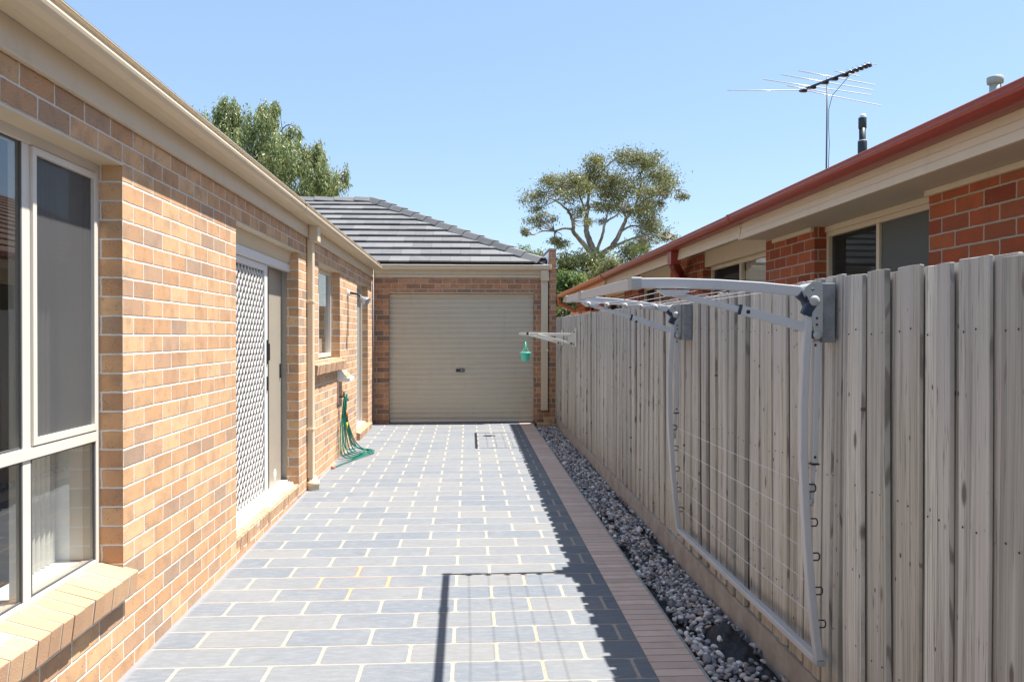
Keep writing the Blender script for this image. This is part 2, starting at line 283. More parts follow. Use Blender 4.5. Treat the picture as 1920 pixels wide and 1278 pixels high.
# ------------------------------------------------------------------ mesh helpers
class MB:
    def __init__(s): s.v = []; s.f = []; s.sm = []; s.r = []; s.cur = 0.5
    def add(s, vs, fs, smooth=False):
        o = len(s.v); s.v += [tuple(v) for v in vs]
        for fc in fs: s.f.append([i+o for i in fc]); s.sm.append(smooth); s.r.append(s.cur)
        return s
    def box(s, x0, x1, y0, y1, z0, z1, faces='all'):
        if x0 > x1: x0, x1 = x1, x0
        if y0 > y1: y0, y1 = y1, y0
        if z0 > z1: z0, z1 = z1, z0
        vs = [(x, y, z) for x in (x0, x1) for y in (y0, y1) for z in (z0, z1)]
        s.add(vs, [(0, 1, 3, 2), (4, 6, 7, 5), (0, 4, 5, 1), (2, 3, 7, 6), (0, 2, 6, 4), (1, 5, 7, 3)]); return s
    def bar(s, p, q, w, h, up=(0, 0, 1)):
        p, q = Vector(p), Vector(q); d = (q-p).normalized(); u = Vector(up)
        a = d.cross(u)
        if a.length < 1e-4: a = d.cross(Vector((1, 0, 0)))
        a.normalize(); b = a.cross(d).normalized(); a *= w/2; b *= h/2
        vs = [p-a-b, p+a-b, p+a+b, p-a+b, q-a-b, q+a-b, q+a+b, q-a+b]
        s.add(vs, [(0, 1, 2, 3), (7, 6, 5, 4), (0, 4, 5, 1), (1, 5, 6, 2), (2, 6, 7, 3), (3, 7, 4, 0)]); return s
    def sweep(s, pts, w, h, up=(0, 0, 1)):
        """rectangular section along a polyline"""
        pts = [Vector(p) for p in pts]; n = len(pts); vs = []
        for i, p in enumerate(pts):
            d = (pts[min(i+1, n-1)]-pts[max(i-1, 0)]).normalized(); a = d.cross(Vector(up)).normalized(); b = a.cross(d).normalized()
            a = a*w/2; b = b*h/2; vs += [p-a-b, p+a-b, p+a+b, p-a+b]
        fs = [(0, 1, 2, 3), tuple(4*(n-1)+k for k in (3, 2, 1, 0))]
        for i in range(n-1):
            for k in range(4): fs.append((4*i+k, 4*i+4+k, 4*i+4+(k+1) % 4, 4*i+(k+1) % 4))
        s.add(vs, fs); return s
    def tube(s, pts, r, n=8, cap=True):
        pts = [Vector(p) for p in pts]; m = len(pts); rs = r if isinstance(r, (list, tuple)) else [r]*m
        vs = []; ref = None
        for i, p in enumerate(pts):
            d = (pts[min(i+1, m-1)]-pts[max(i-1, 0)]).normalized()
            if ref is None: ref = d.orthogonal().normalized()
            ref = (ref-d*ref.dot(d)).normalized(); b = d.cross(ref)
            for k in range(n):
                t = 2*math.pi*k/n; vs.append(p+(ref*math.cos(t)+b*math.sin(t))*rs[i])
        fs = []
        for i in range(m-1):
            for k in range(n): fs.append((i*n+k, i*n+(k+1) % n, (i+1)*n+(k+1) % n, (i+1)*n+k))
        s.add(vs, fs, True)
        if cap: 
            o = len(s.v)-m*n; s.f += [[o+k for k in range(n)][::-1], [o+(m-1)*n+k for k in range(n)]]; s.sm += [False]*2; s.r += [s.cur]*2
        return s
    def prism(s, prof, axis, a, b, smooth=False, closed=True):
        """extrude a 2-D profile along an axis; prof pairs are the two other axes in xyz order"""
        def mk(p, t):
            return {'x': (t, p[0], p[1]), 'y': (p[0], t, p[1]), 'z': (p[0], p[1], t)}[axis]
        n = len(prof); vs = [mk(p, a) for p in prof]+[mk(p, b) for p in prof]
        fs = [(i, (i+1) % n, n+(i+1) % n, n+i) for i in range(n if closed else n-1)]
        s.add(vs, fs, smooth)
        if closed: s.add(vs, [tuple(range(n))[::-1], tuple(range(n, 2*n))])
        return s
    def lathe(s, c, prof, n=20, axis=(0, 0, 1)):
        ax = Vector(axis).normalized(); u = ax.orthogonal().normalized(); v = ax.cross(u); c = Vector(c); vs = []
        for (r, h) in prof:
            for k in range(n):
                t = 2*math.pi*k/n; vs.append(c+ax*h+(u*math.cos(t)+v*math.sin(t))*r)
        fs = [(i*n+k, i*n+(k+1) % n, (i+1)*n+(k+1) % n, (i+1)*n+k) for i in range(len(prof)-1) for k in range(n)]
        s.add(vs, fs, True); return s
    def build(s, name, mat, parent=None, bevel=0.0, **tags):
        me = bpy.data.meshes.new(name); off = Vector((0, 0, 0)); q = parent
        while q is not None: off += q.location; q = q.parent
        me.from_pydata([tuple(Vector(v)-off) for v in s.v], [], s.f)
        bm = bmesh.new(); bm.from_mesh(me); bmesh.ops.recalc_face_normals(bm, faces=bm.faces) if not tags.pop('keep', False) else None
        bm.to_mesh(me); bm.free()
        me.polygons.foreach_set('use_smooth', s.sm)
        at = me.attributes.new('rnd', 'FLOAT', 'FACE'); at.data.foreach_set('value', s.r)
        uv = me.uv_layers.new(name='UVMap'); dat = [0.0]*(2*len(me.loops))
        for p in me.polygons:
            nx, ny, nz = abs(p.normal.x), abs(p.normal.y), abs(p.normal.z)
            for li in p.loop_indices:
                c = me.vertices[me.loops[li].vertex_index].co+off
                if nz > .75: a, b = c.x, c.y
                elif nx >= ny: a, b = c.y, c.z
                else: a, b = c.x, c.z
                if tags.get('uvflip') and nz > .75: a, b = c.y, c.x
                dat[2*li] = a; dat[2*li+1] = b
        uv.data.foreach_set('uv', dat); tags.pop('uvflip', None)
        me.materials.append(mat if not isinstance(mat, str) else M[mat])
        o = bpy.data.objects.new(name, me); COL.objects.link(o); o.parent = parent
        if bevel:
            bv = o.modifiers.new('bevel', 'BEVEL'); bv.width = bevel; bv.segments = 2; bv.limit_method = 'ANGLE'; bv.harden_normals = False
        for k, v in tags.items(): o[k] = v
        return o

def thing(name, label, cat, loc, group=None):
    o = bpy.data.objects.new(name, None); COL.objects.link(o); o.location = loc; o.empty_display_size = .2
    o['label'] = label; o['category'] = cat
    if group: o['group'] = group
    return o
def tag(o, label, cat, group=None):
    o['label'] = label; o['category'] = cat
    if group: o['group'] = group
    return o
def bx(name, mat, parent, x0, x1, y0, y1, z0, z1, bevel=0.0, **k): return MB().box(x0, x1, y0, y1, z0, z1).build(name, mat, parent, bevel, **k)

def wall_grid(axis, pl, th, a0, a1, z0, z1, openings):
    """wall in plane axis=pl, thick th (signed, away from the viewer side), openings (a0,a1,z0,z1)"""
    m = MB(); A = sorted({a0, a1, *[o[0] for o in openings], *[o[1] for o in openings]}); Z = sorted({z0, z1, *[o[2] for o in openings], *[o[3] for o in openings]})
    def solid(i, j):
        if i < 0 or j < 0 or i >= len(A)-1 or j >= len(Z)-1: return False
        a = (A[i]+A[i+1])/2; z = (Z[j]+Z[j+1])/2
        return not any(o[0] < a < o[1] and o[2] < z < o[3] for o in openings)
    def pt(a, z, d): return (pl+d, a, z) if axis == 'x' else (a, pl+d, z)
    for i in range(len(A)-1):
        for j in range(len(Z)-1):
            if not solid(i, j): continue
            a, b, c, d = A[i], A[i+1], Z[j], Z[j+1]
            for t in (0, th): m.add([pt(a, c, t), pt(b, c, t), pt(b, d, t), pt(a, d, t)], [(0, 1, 2, 3)])
            if not solid(i-1, j): m.add([pt(a, c, 0), pt(a, d, 0), pt(a, d, th), pt(a, c, th)], [(0, 1, 2, 3)])
            if not solid(i+1, j): m.add([pt(b, c, 0), pt(b, d, 0), pt(b, d, th), pt(b, c, th)], [(0, 1, 2, 3)])
            if not solid(i, j-1): m.add([pt(a, c, 0), pt(b, c, 0), pt(b, c, th), pt(a, c, th)], [(0, 1, 2, 3)])
            if not solid(i, j+1): m.add([pt(a, d, 0), pt(b, d, 0), pt(b, d, th), pt(a, d, th)], [(0, 1, 2, 3)])
    return m

# ================================================================== SETTING
o = MB().box(-300, 300, -200, 500, -.6, -.28).build('ground', 'earth'); o['kind'] = 'structure'
m = MB()
ys = [-4+i*.5 for i in range(0, 36)]; ys[-1] = 13.52
def slab(m, x0, x1, ys, top, bot):
    for a, b in zip(ys, ys[1:]):
        v = [(x0, a, gz(a)+top), (x1, a, gz(a)+top), (x1, b, gz(b)+top), (x0, b, gz(b)+top)]
        w_ = [(x, y, z-top+bot) for x, y, z in v]
        m.add(v+w_, [(0, 1, 2, 3), (0, 4, 5, 1), (2, 6, 7, 3)][:1]+[(1, 5, 6, 2), (3, 7, 4, 0)])
slab(m, -1.60, .848, ys, 0, -.14); o = m.build('paving', 'paver'); o['kind'] = 'structure'
m = MB(); slab(m, .850, 1.066, ys, .002, -.14); o = m.build('brick_edging', 'edge_brick'); o['kind'] = 'structure'
m = MB(); slab(m, 1.067, 1.085, ys, -.004, -.14); o = m.build('edging_kerb', 'concrete'); o['kind'] = 'structure'
m = MB(); slab(m, 1.086, 1.50, ys, -.055, -.2); o = m.build('pebble_bed', 'soil'); o['kind'] = 'structure'

# pebbles
def pebbles():
    m = MB(); rg = random.Random(3)
    ico = {}
    for lv in (1, 2):
        bm = bmesh.new(); bmesh.ops.create_icosphere(bm, subdivisions=lv, radius=1.0)
        ico[lv] = ([v.co.copy() for v in bm.verts], [[v.index for v in fc.verts] for fc in bm.faces]); bm.free()
    def bare(x, y):   # places where the black mat shows
        for cx, cy, a, b in ((1.31, 4.03, .10, .27), (1.12, 4.75, .05, .38), (1.37, 3.62, .07, .35), (1.12, 5.6, .045, .3), (1.38, 5.9, .05, .5), (1.16, 6.6, .03, .5), (1.39, 7.4, .03, .7), (1.15, 4.2, .05, .15)):
            if ((x-cx)/a)**2+((y-cy)/b)**2 < 1: return True
        return False
    for layer in range(3):
        for k in range(3300):
            y = 2.4+(12.95-2.4)*(k+rg.random())/3300; x = rg.uniform(1.10, 1.43)
            if bare(x, y) and rg.random() < .90: continue
            if y < 4.6 and rg.random() < .2: continue
            s = rg.uniform(.008, .0165)*(1.0 if rg.random() < .88 else 1.5)
            rot = Matrix.Rotation(rg.uniform(0, 6.28), 3, 'Z') @ Matrix.Rotation(rg.gauss(0, .5), 3, 'X') @ Matrix.Rotation(rg.gauss(0, .4), 3, 'Y')
            sx, sy, sz = s*rg.uniform(1.0, 1.45), s*rg.uniform(.8, 1.1), s*rg.uniform(.5, .8)
            z = gz(y)-.040+layer*.009+sz*.5+.012*math.sin(y*2.1)+.008*math.sin(x*30)
            vs, fs = ico[2 if y < 5 else 1]; c = Vector((x, y, z)); m.cur = rg.random()
            m.add([c+rot @ Vector((v.x*sx*(1+.22*v.y), v.y*sy*(1+.2*v.z), v.z*sz*(1+.15*v.x))) for v in vs], fs, True)
    o = m.build('pebbles', 'pebble'); o['kind'] = 'stuff'; o['label'] = 'grey and white river pebbles in the strip along the fence'; o['category'] = 'pebbles'
    return o
pebbles()
# black weed mat humps
def weed_mat(cx, cy, a, b, h, seed):
    rg = random.Random(seed); m = MB(); n1, n2 = 26, 40; vs = []
    for i in range(n1+1):
        for j in range(n2+1):
            u = i/n1*2-1; v = j/n2*2-1; x = cx+a*u; y = cy+b*v
            d = max(0, 1-(u*u+v*v)**.7)
            z = gz(y)-.058+h*d*(.78+.20*math.sin(2.6*u+3.7*v+seed)+.12*math.sin(7*v-3*u)+.05*math.sin(13*u+9*v))-.012*d*abs(math.sin(6*u+2*v+2*math.sin(3*v+seed)))-.008*abs(math.sin(11*v-5*u))+rg.uniform(-.0015, .0015)
            vs.append((min(x, 1.436), y, z))
    fs = [(i*(n2+1)+j, (i+1)*(n2+1)+j, (i+1)*(n2+1)+j+1, i*(n2+1)+j+1) for i in range(n1) for j in range(n2)]
    m.add(vs, fs, True); return m.build('weed_mat', 'plastic_mat')
for a, l in (((1.325, 4.05, .13, .36, .118, 1), 'largest black weed mat hump bulging between pebbles and fence plinth'),
             ((1.125, 4.75, .06, .42, .030, 2), 'black weed mat showing along the brick edging beside the pebbles'),
             ((1.37, 3.60, .08, .40, .085, 3), 'nearest black weed mat ridge against the fence plinth'),
             ((1.385, 5.95, .055, .6, .050, 4), 'long low black weed mat ridge at the fence foot under the folded frame'),
             ((1.12, 5.65, .045, .34, .028, 5), 'small black weed mat patch by the edging behind the longer one')):
    tag(weed_mat(*a), l, 'weed mat', 'black weed mat showing through the pebbles')

# ================================================================== LEFT HOUSE
W = -1.552; HD = 2.309; FR = -1.655
house = thing('house', 'cream and tan brick house on the left with sliding door and windows', 'house', (W-2, 5, 0))
ops = [(1.30, 3.753, .475, HD), (5.548, 7.567, .17, HD), (8.56, 9.985, 1.27, HD), (11.437, 12.75, .17, HD)]
wall_grid('x', W, -.11, -3.0, 13.52, -.2, 2.60, ops).build('wall', 'brick', house)
bx('end_wall', 'brick', house, -9, W-.115, -3.0, -2.9, -.2, 2.6)
# lintel flanges
for a, b, c, d in ops: bx('lintel', 'cream', house, W-.115, W+.004, a, b, HD-.012, HD-.003)
# fascia and gutter
FB = 2.478
m = MB(); m.box(W+.001, W+.022, -3.05, 13.40, FB, 2.615); m.box(W+.022, W+.026, -3.05, 13.40, FB, FB+.012); m.build('fascia', 'cream', house, .002)
prof = [(-1.528, 2.596), (-1.465, 2.590), (-1.425, 2.592), (-1.397, 2.603), (-1.384, 2.619), (-1.380, 2.632), (-1.384, 2.641), (-1.393, 2.644), (-1.393, 2.660), (-1.381, 2.663), (-1.377, 2.669), (-1.382, 2.674), (-1.400, 2.674),
        (-1.400, 2.625), (-1.430, 2.605), (-1.465, 2.600), (-1.524, 2.606), (-1.524, 2.70), (-1.528, 2.70)]
m = MB(); m.prism(prof, 'y', -3.05, 7.10, smooth=False); m.prism(prof, 'y', 7.103, 13.23)
gut = m.build('gutter', 'cream', house, .0015)
p2 = [(x+(.003 if x > -1.5 else 0), z-(.002 if z < 2.65 else -.002)) for x, z in prof[:13]]
p2 += [(x-.001, z) for x, z in reversed(prof[:13])]
MB().prism(p2, 'y', 7.06, 7.10).build('joiner', 'cream', gut)
# roof (pitch 22.5)
TP = math.tan(R(22.5))
def roof_courses(m, x_e, z_e, dx, n, gauge, y0, y1, th=.028, step=.33, rg=random.Random(5), clip=None):
    """tile courses on a plane rising in direction dx (+1/-1 along x)"""
    for i in range(n):
        a = i*gauge; b = a+gauge*1.06; y = y0
        while y < y1-.01:
            yb = min(y+step, y1); m.cur = rg.random()
            xa, xb = x_e+dx*a, x_e+dx*b; za, zb = z_e+TP*a, z_e+TP*b
            m.add([(xa, y+.003, za), (xa, yb-.003, za), (xb, yb-.003, zb), (xb, y+.003, zb),
                   (xa, y+.003, za+th), (xa, yb-.003, za+th), (xb, yb-.003, zb+.004), (xb, y+.003, zb+.004)],
                  [(4, 5, 6, 7), (0, 1, 5, 4), (0, 4, 7, 3), (1, 2, 6, 5)]); y = yb
m = MB(); roof_courses(m, -1.46, 2.715, -1, 17, .32, -3.1, 13.3); m.add([(-1.45, -3.1, 2.70), (-1.45, 13.3, 2.70), (-7, 13.3, 2.70+5.55*TP), (-7, -3.1, 2.70+5.55*TP)], [(0, 1, 2, 3)])
m.build('roof', 'tile', house)
MB().prism([(-9, -.2), (-9, 2.7), (-7, 4.9), (-1.7, 2.65), (-1.7, 2.62), (-8.9, 2.62), (-8.9, -.2)], 'y', -2.9, -2.8).build('gable', 'cream', house)
# downpipe
dp = MB(); dp.box(-1.548, -1.490, 7.93, 8.03, .16, 2.50); dpo = dp.build('downpipe', 'cream', house, .008)
MB().box(-1.528, -1.440, 7.92, 8.07, 2.44, 2.598).build('rainhead', 'cream', dpo, .006)
MB().lathe((-1.505, 7.98, .03), [(.062, -.02), (.062, .05), (.066, .05), (.066, .095), (.052, .10), (.045, .14), (.03, .16)], 20).build('boot', 'cream', dpo)
for z in (.62, 1.85): bx('bracket', 'cream', dpo, W+.001, -1.486, 7.915, 8.045, z, z+.022, .002)

def window_front(parent, y0, y1, z0, z1, mulls, trans, X=FR, fw=.045, name='window', mat='alum', dep=.06, gm='glass', glassx=None):
    m = MB()
    m.box(X-dep, X, y0, y0+fw, z0, z1); m.box(X-dep, X, y1-fw, y1, z0, z1); m.box(X-dep, X, y0+fw, y1-fw, z1-fw, z1); m.box(X-dep, X, y0+fw, y1-fw, z0, z0+fw)
    for yy, w_ in mulls: m.box(X-dep+.003, X-.004, yy-w_/2, yy+w_/2, z0+fw, z1-fw)
    for zz, w_ in trans: m.box(X-dep+.006, X+.004, y0+fw, y1-fw, zz-w_/2, zz+w_/2)
    return m.build(name, mat, parent, .003)
def pane(parent, X, y0, y1, z0, z1, mat='glass', name='pane'):
    return MB().add([(X, y0, z0), (X, y1, z0), (X, y1, z1), (X, y0, z1)], [(0, 1, 2, 3)]).build(name, mat, parent)
# --- big front window
wf = window_front(house, 1.30, 3.765, .488, 2.30, [(3.157, .056), (1.95, .056)], [(1.085, .045)])
for a, b in ((1.345, 1.92), (1.98, 3.127), (3.187, 3.72)):
    pane(wf, -1.670, a, b, 1.11, 2.255); pane(wf, -1.670, a, b, .535, 1.062)
m = MB()
for (a, b) in ((3.186, 3.722),):      # opening sash with flyscreen
    for q in (0, 1):
        m.box(-1.668, -1.648, a if q == 0 else b-.028, (a+.028) if q == 0 else b, 1.112, 2.252)
    m.box(-1.668, -1.648, a+.028, b-.028, 1.112, 1.140); m.box(-1.668, -1.648, a+.028, b-.028, 2.224, 2.252)
sash = m.build('sash', 'alum', wf, .002)
pane(sash, -1.664, 3.215, 3.695, 1.14, 2.224, 'glass_mesh', 'flyscreen')
for (a, b, c, d) in ((1.98, 3.127, 1.11, 2.255), (1.98, 3.127, .535, 1.062), (3.187, 3.72, .535, 1.062)):
    m = MB(); m.box(-1.669, -1.660, a, a+.007, c, d); m.box(-1.669, -1.660, b-.007, b, c, d)
    m.box(-1.669, -1.664, a+.007, b-.007, c, c+.006); m.box(-1.669, -1.664, a+.007, b-.007, d-.006, d); m.build('gasket', 'rubber', wf)
# rowlock sill
def sill(parent, y0, y1, zb, zt, xin, xout, drop, name='sill', th=.10):
    m = MB(); n = max(1, round((y1-y0)/.086)); p = (y1-y0)/n
    for i in range(n):
        m.cur = random.random(); a = y0+i*p+.004; b = y0+(i+1)*p-.004; j = random.uniform(-.002, .003); k = random.uniform(-.002, .002)
        m.prism([(xin, zt+k), (xout+j, zt-drop+k), (xout+j-.012, zt-drop-th+k), (xin, zt-th+k)], 'y', a, b)
    o = m.build(name, 'sillb', parent, .004)
    MB().prism([(xin, zt-.0015), (xout-.002, zt-drop-.0015), (xout-.014, zt-drop-th+.002), (xin, zt-th+.004)], 'y', y0+.005, y1-.005).build('mortar', 'mortar', o)
    return o
def sill_brick_mat():
    g = NT('sill_bricks'); p = g.pos(); r = g.attr('rnd')
    c = g.ramp(r, [(0, (.51, .33, .205)), (.5, (.47, .285, .175)), (1, (.38, .24, .16))]); n = g.noise(p, 12, 5, .6); fn = g.noise(p, 170, 3, .7)
    c = g.mix(g.ss(n, .45, .75, 0, .4), c, (.36, .22, .13)); c = g.mix(g.ss(fn, .42, .75, 0, .4), c, (.52, .36, .22))
    g.bsdf(c, .92, g.bump(g.ma('ADD', fn, n), .7, .004), spec=.2); return g.m
M['sillb'] = sill_brick_mat(); M['mortar'] = simple_noise('lime_mortar', (.46, .41, .35), (.56, .51, .44), 60, .95, .5, .003)
sill(wf, 1.26, 3.775, .39, .515, -1.650, -1.492, .045)
# inner sill board, curtain, room
bx('sill_board', 'white', wf, -1.86, -1.716, 1.30, 3.765, .505, .528)
m = MB(); vs = []; n = 26
for i in range(n+1):
    y = 3.52+.22*i/n; x = -1.84+.018*math.sin(i*1.25); vs += [(x, y, .53), (x, y, 2.42)]
m.add(vs, [(2*i, 2*i+2, 2*i+3, 2*i+1) for i in range(n)], True); m.build('curtain', 'curtain', wf)
bx('interior_reveal', 'white', wf, -1.86, -1.700, 3.728, 3.74, .53, 2.28)
room = MB()
room.add([(-5.2, 0, .17), (-1.67, 0, .17), (-1.67, 0, 2.6), (-5.2, 0, 2.6)], [(0, 1, 2, 3)])
room.add([(-5.2, 4.6, .17), (-1.67, 4.6, .17), (-1.67, 4.6, 2.6), (-5.2, 4.6, 2.6)], [(0, 1, 2, 3)])
room.add([(-5.2, 4.9, .17), (-1.9, 4.9, .17), (-1.9, 4.9, 2.6), (-5.2, 4.9, 2.6)], [(0, 1, 2, 3)])
room.add([(-5.2, 0, .17), (-5.2, 13.3, .17), (-5.2, 13.3, 2.6), (-5.2, 0, 2.6)], [(0, 1, 2, 3)])
room.add([(-5.2, 0, 2.6), (-1.67, 0, 2.6), (-1.67, 13.3, 2.6), (-5.2, 13.3, 2.6)], [(0, 1, 2, 3)])
room.add([(-5.2, 8.2, .17), (-1.70, 8.2, .17), (-1.70, 8.2, 2.6), (-5.2, 8.2, 2.6)], [(0, 1, 2, 3)])
room.build('interior_wall', 'room', house)
MB().add([(-5.2, 0, .168), (-1.665, 0, .168), (-1.665, 13.3, .168), (-5.2, 13.3, .168)], [(0, 1, 2, 3)]).build('interior_floor', 'roomfloor', house)
# --- sliding security door
dz0 = .172
sd = window_front(house, 5.548, 7.66, dz0, 2.185, [], [], X=-1.650, fw=.04, name='sliding_door', dep=.13)
MB().prism([(-1.655, 2.186), (-1.640, 2.186), (-1.612, 2.296), (-1.655, 2.296)], 'y', 5.55, 7.565).build('head_panel', 'cream', sd, .002)
m = MB(); m.box(-1.676, -1.630, 5.55, 7.60, 2.118, 2.184); m.build('top_track', 'alum_white', sd, .003)
m = MB(); m.box(-1.74, -1.600, 5.55, 7.56, .166, .185); m.box(-1.640, -1.628, 5.55, 7.56, .185, .20); m.box(-1.615, -1.603, 5.55, 7.56, .185, .196); m.build('threshold', 'alum_white', sd, .002)
# screen
sx0, sx1 = -1.678, -1.654
m = MB()
m.box(sx0, sx1, 5.56, 5.62, .20, 2.115); m.box(sx0, sx1, 6.735, 6.83, .20, 2.115); m.box(sx0, sx1, 5.62, 6.735, .20, .262); m.box(sx0, sx1, 5.62, 6.735, 2.062, 2.115)
scr = m.build('security_screen', 'alum_white', sd, .003)
m = MB(); ga, gb = .088, .094; Y0, Y1, Z0, Z1 = 5.62, 6.735, .262, 2.062
nc = int((Y1-Y0)/ga)+1; nr = int((Z1-Z0)/gb)+1
for i in range(nc+1):
    for j in range(nr+1):
        cy, cz = Y0+i*ga, Z0+j*gb
        ring = [(.003, gb/2-.001), (.010, gb/2-.006), (ga/2-.011, .007), (ga/2-.003, .002)]
        for sy in (-1, 1):
            for szn in (-1, 1):
                pts = [(-1.666, cy+sy*a, cz+szn*b) for a, b in ring]
                for a, b in zip(pts, pts[1:]):
                    if all(Y0-.005 <= q[1] <= Y1+.005 and Z0-.005 <= q[2] <= Z1+.005 for q in (a, b)): m.bar(a, b, .0055, .010, (1, 0, 0))
m.build('diamond_grille', 'alum_white', scr)
pane(scr, -1.6765, 5.62, 6.735, .262, 2.062, 'glass_mesh', 'flyscreen')
m = MB(); m.box(-1.654, -1.642, 6.79, 6.815, 1.30, 1.50); m.box(-1.6425, -1.628, 6.795, 6.808, 1.33, 1.47); m.build('handle', 'black', scr, .003); bx('lock', 'black', scr, -1.654, -1.642, 6.79, 6.815, 1.08, 1.20, .003)
# inner sliding leaf
il = MB().box(-1.736, -1.712, 7.12, 7.60, .19, 2.14).build('door_leaf', 'panel', sd, .003)
m = MB(); m.box(-1.712, -1.698, 7.50, 7.520, 1.15, 1.28); m.build('latch', 'black', il, .002)
MB().lathe((-1.712, 7.33, .30), [(0, .003), (.046, .003), (.052, 0), (.052, -.002)], 20, (1, 0, 0)).build('roundel', 'alum', il)
bx('strike_plate', 'galv', sd, -1.648, -1.634, 7.60, 7.63, 1.88, 1.96, .002); bx('strike_plate', 'galv', sd, -1.648, -1.634, 7.60, 7.63, 1.28, 1.34, .002)
pane(sd, -1.75, 5.60, 7.13, .2, 2.14)
sill(sd, 5.546, 7.545, .06, .182, -1.600, -1.545, .022, 'door_step', th=.14)
# --- second window
w2 = window_front(house, 8.56, 9.985, 1.285, 2.30, [(9.16, .05)], [], name='window')
pane(w2, -1.690, 8.60, 9.14, 1.33, 2.26); pane(w2, -1.690, 9.18, 9.94, 1.33, 2.26)
pane(w2, -1.76, 9.2, 9.94, 1.30, 1.50, 'curtain', 'blind')
sill(w2, 8.10, 9.99, 1.15, 1.268, -1.650, -1.470, .028)
# --- second screen door (ajar mesh edge)
d2 = window_front(house, 11.437, 12.75, .172, 2.30, [(12.1, .05)], [], X=-1.640, name='screen_door')
pane(d2, -1.69, 11.48, 12.07, .21, 2.25); MB().box(-1.70, -1.675, 12.13, 12.70, .2, 2.26).build('door_leaf', 'panel', d2, .002)
m = MB()
for j in range(23):
    z = .28+j*.085
    m.bar((-1.560, 11.47, z), (-1.560, 11.50, z+.042), .006, .012, (1, 0, 0)); m.bar((-1.560, 11.50, z+.042), (-1.560, 11.47, z+.085), .006, .012, (1, 0, 0))
    m.bar((-1.560, 11.53, z), (-1.560, 11.50, z+.042), .006, .012, (1, 0, 0)); m.bar((-1.560, 11.50, z+.042), (-1.560, 11.53, z+.085), .006, .012, (1, 0, 0))
m.box(-1.568, -1.552, 11.45, 11.468, .22, 2.27)
m.build('diamond_grille', 'alum_white', d2)
sill(d2, 11.44, 12.9, .06, .20, -1.60, -1.50, .03, 'door_step', th=.16)
bx('threshold', 'alum_white', d2, -1.66, -1.59, 11.45, 12.74, .172, .215, .002)
# conduit in the corner
m = MB(); m.tube([(W+.02, 13.30, .1), (W+.02, 13.30, 2.47)], .011, 8); m.build('conduit', 'conduit', house)

# spotlight on the wall
t = thing('spotlight', 'black armed spotlight with silver shade above the garden tap', 'spotlight', (W, 10.633, 2.09))
MB().lathe((W, 10.633, 2.09), [(0, .0), (.038, 0), (.040, .02), (.03, .028), (0, .03)], 18, (1, 0, 0)).build('wall_plate', 'white', t)
MB().tube([(W+.025, 10.633, 2.09), (W+.13, 10.63, 2.075), (W+.16, 10.62, 2.05), (W+.185, 10.60, 2.02)], [.016, .013, .018, .016], 10).build('arm', 'black', t)
hd = MB().lathe((W+.175, 10.60, 2.03), [(.012, -.01), (.022, .0), (.028, .03), (.058, .085), (.064, .11), (.058, .108), (.02, .04)], 22, (.62, -.2, -.45)).build('lamp_shade', 'galv', t)
MB().lathe((W+.175, 10.60, 2.03), [(.0, .112), (.03, .108), (.05, .095)], 18, (.62, -.2, -.45)).build('bulb', 'glass', hd)
MB().tube([(W+.006, 10.628, 2.07), (W+.006, 10.628, 1.53)], .004, 6).build('cable', 'black', t)

# soap tray above the tap
t = thing('soap_tray', 'white plastic corner tray fixed to the brick wall above the tap', 'soap tray', (W, 9.95, 1.0))
m = MB()
m.prism([(9.78, 1.0), (10.14, 1.0), (10.16, 1.035), (9.76, 1.035)], 'x', W+.002, W+.15); o = m.build('tray', 'white', t, .006)
MB().prism([(W+.002, .99), (W+.16, .99), (W+.05, 1.13), (W+.002, 1.15)], 'y', 9.765, 9.775).build('side_plate', 'white', t, .002)
MB().prism([(W+.002, .99), (W+.16, .99), (W+.05, 1.10), (W+.002, 1.12)], 'y', 10.15, 10.16).build('side_plate', 'white', t, .002)
bx('sponge', 'yellow', None, W+.03, W+.11, 9.90, 10.02, 1.036, 1.075, .012)
tag(bpy.data.objects['sponge'], 'pale yellow sponge lying in the white plastic tray', 'sponge')
bx('waste_pipe', 'timber_pink', t, W+.001, W+.02, 9.76, 9.80, .72, 1.0, .004)

# tap
t = thing('garden_tap', 'brass garden tap on the left brick wall holding the green hose', 'tap', (W, 9.90, .80))
m = MB(); m.tube([(W, 9.90, .80), (W+.07, 9.90, .80), (W+.10, 9.90, .785), (W+.11, 9.90, .75)], .011, 10); m.lathe((W+.06, 9.90, .80), [(.016, 0), (.016, .035), (.008, .045), (.008, .06)], 12); m.build('spout', 'brass', t)
m = MB(); m.bar((W+.06, 9.865, .862), (W+.06, 9.935, .862), .010, .010); m.bar((W+.03, 9.90, .862), (W+.09, 9.90, .862), .010, .010); m.build('handle', 'brass', t, .002)

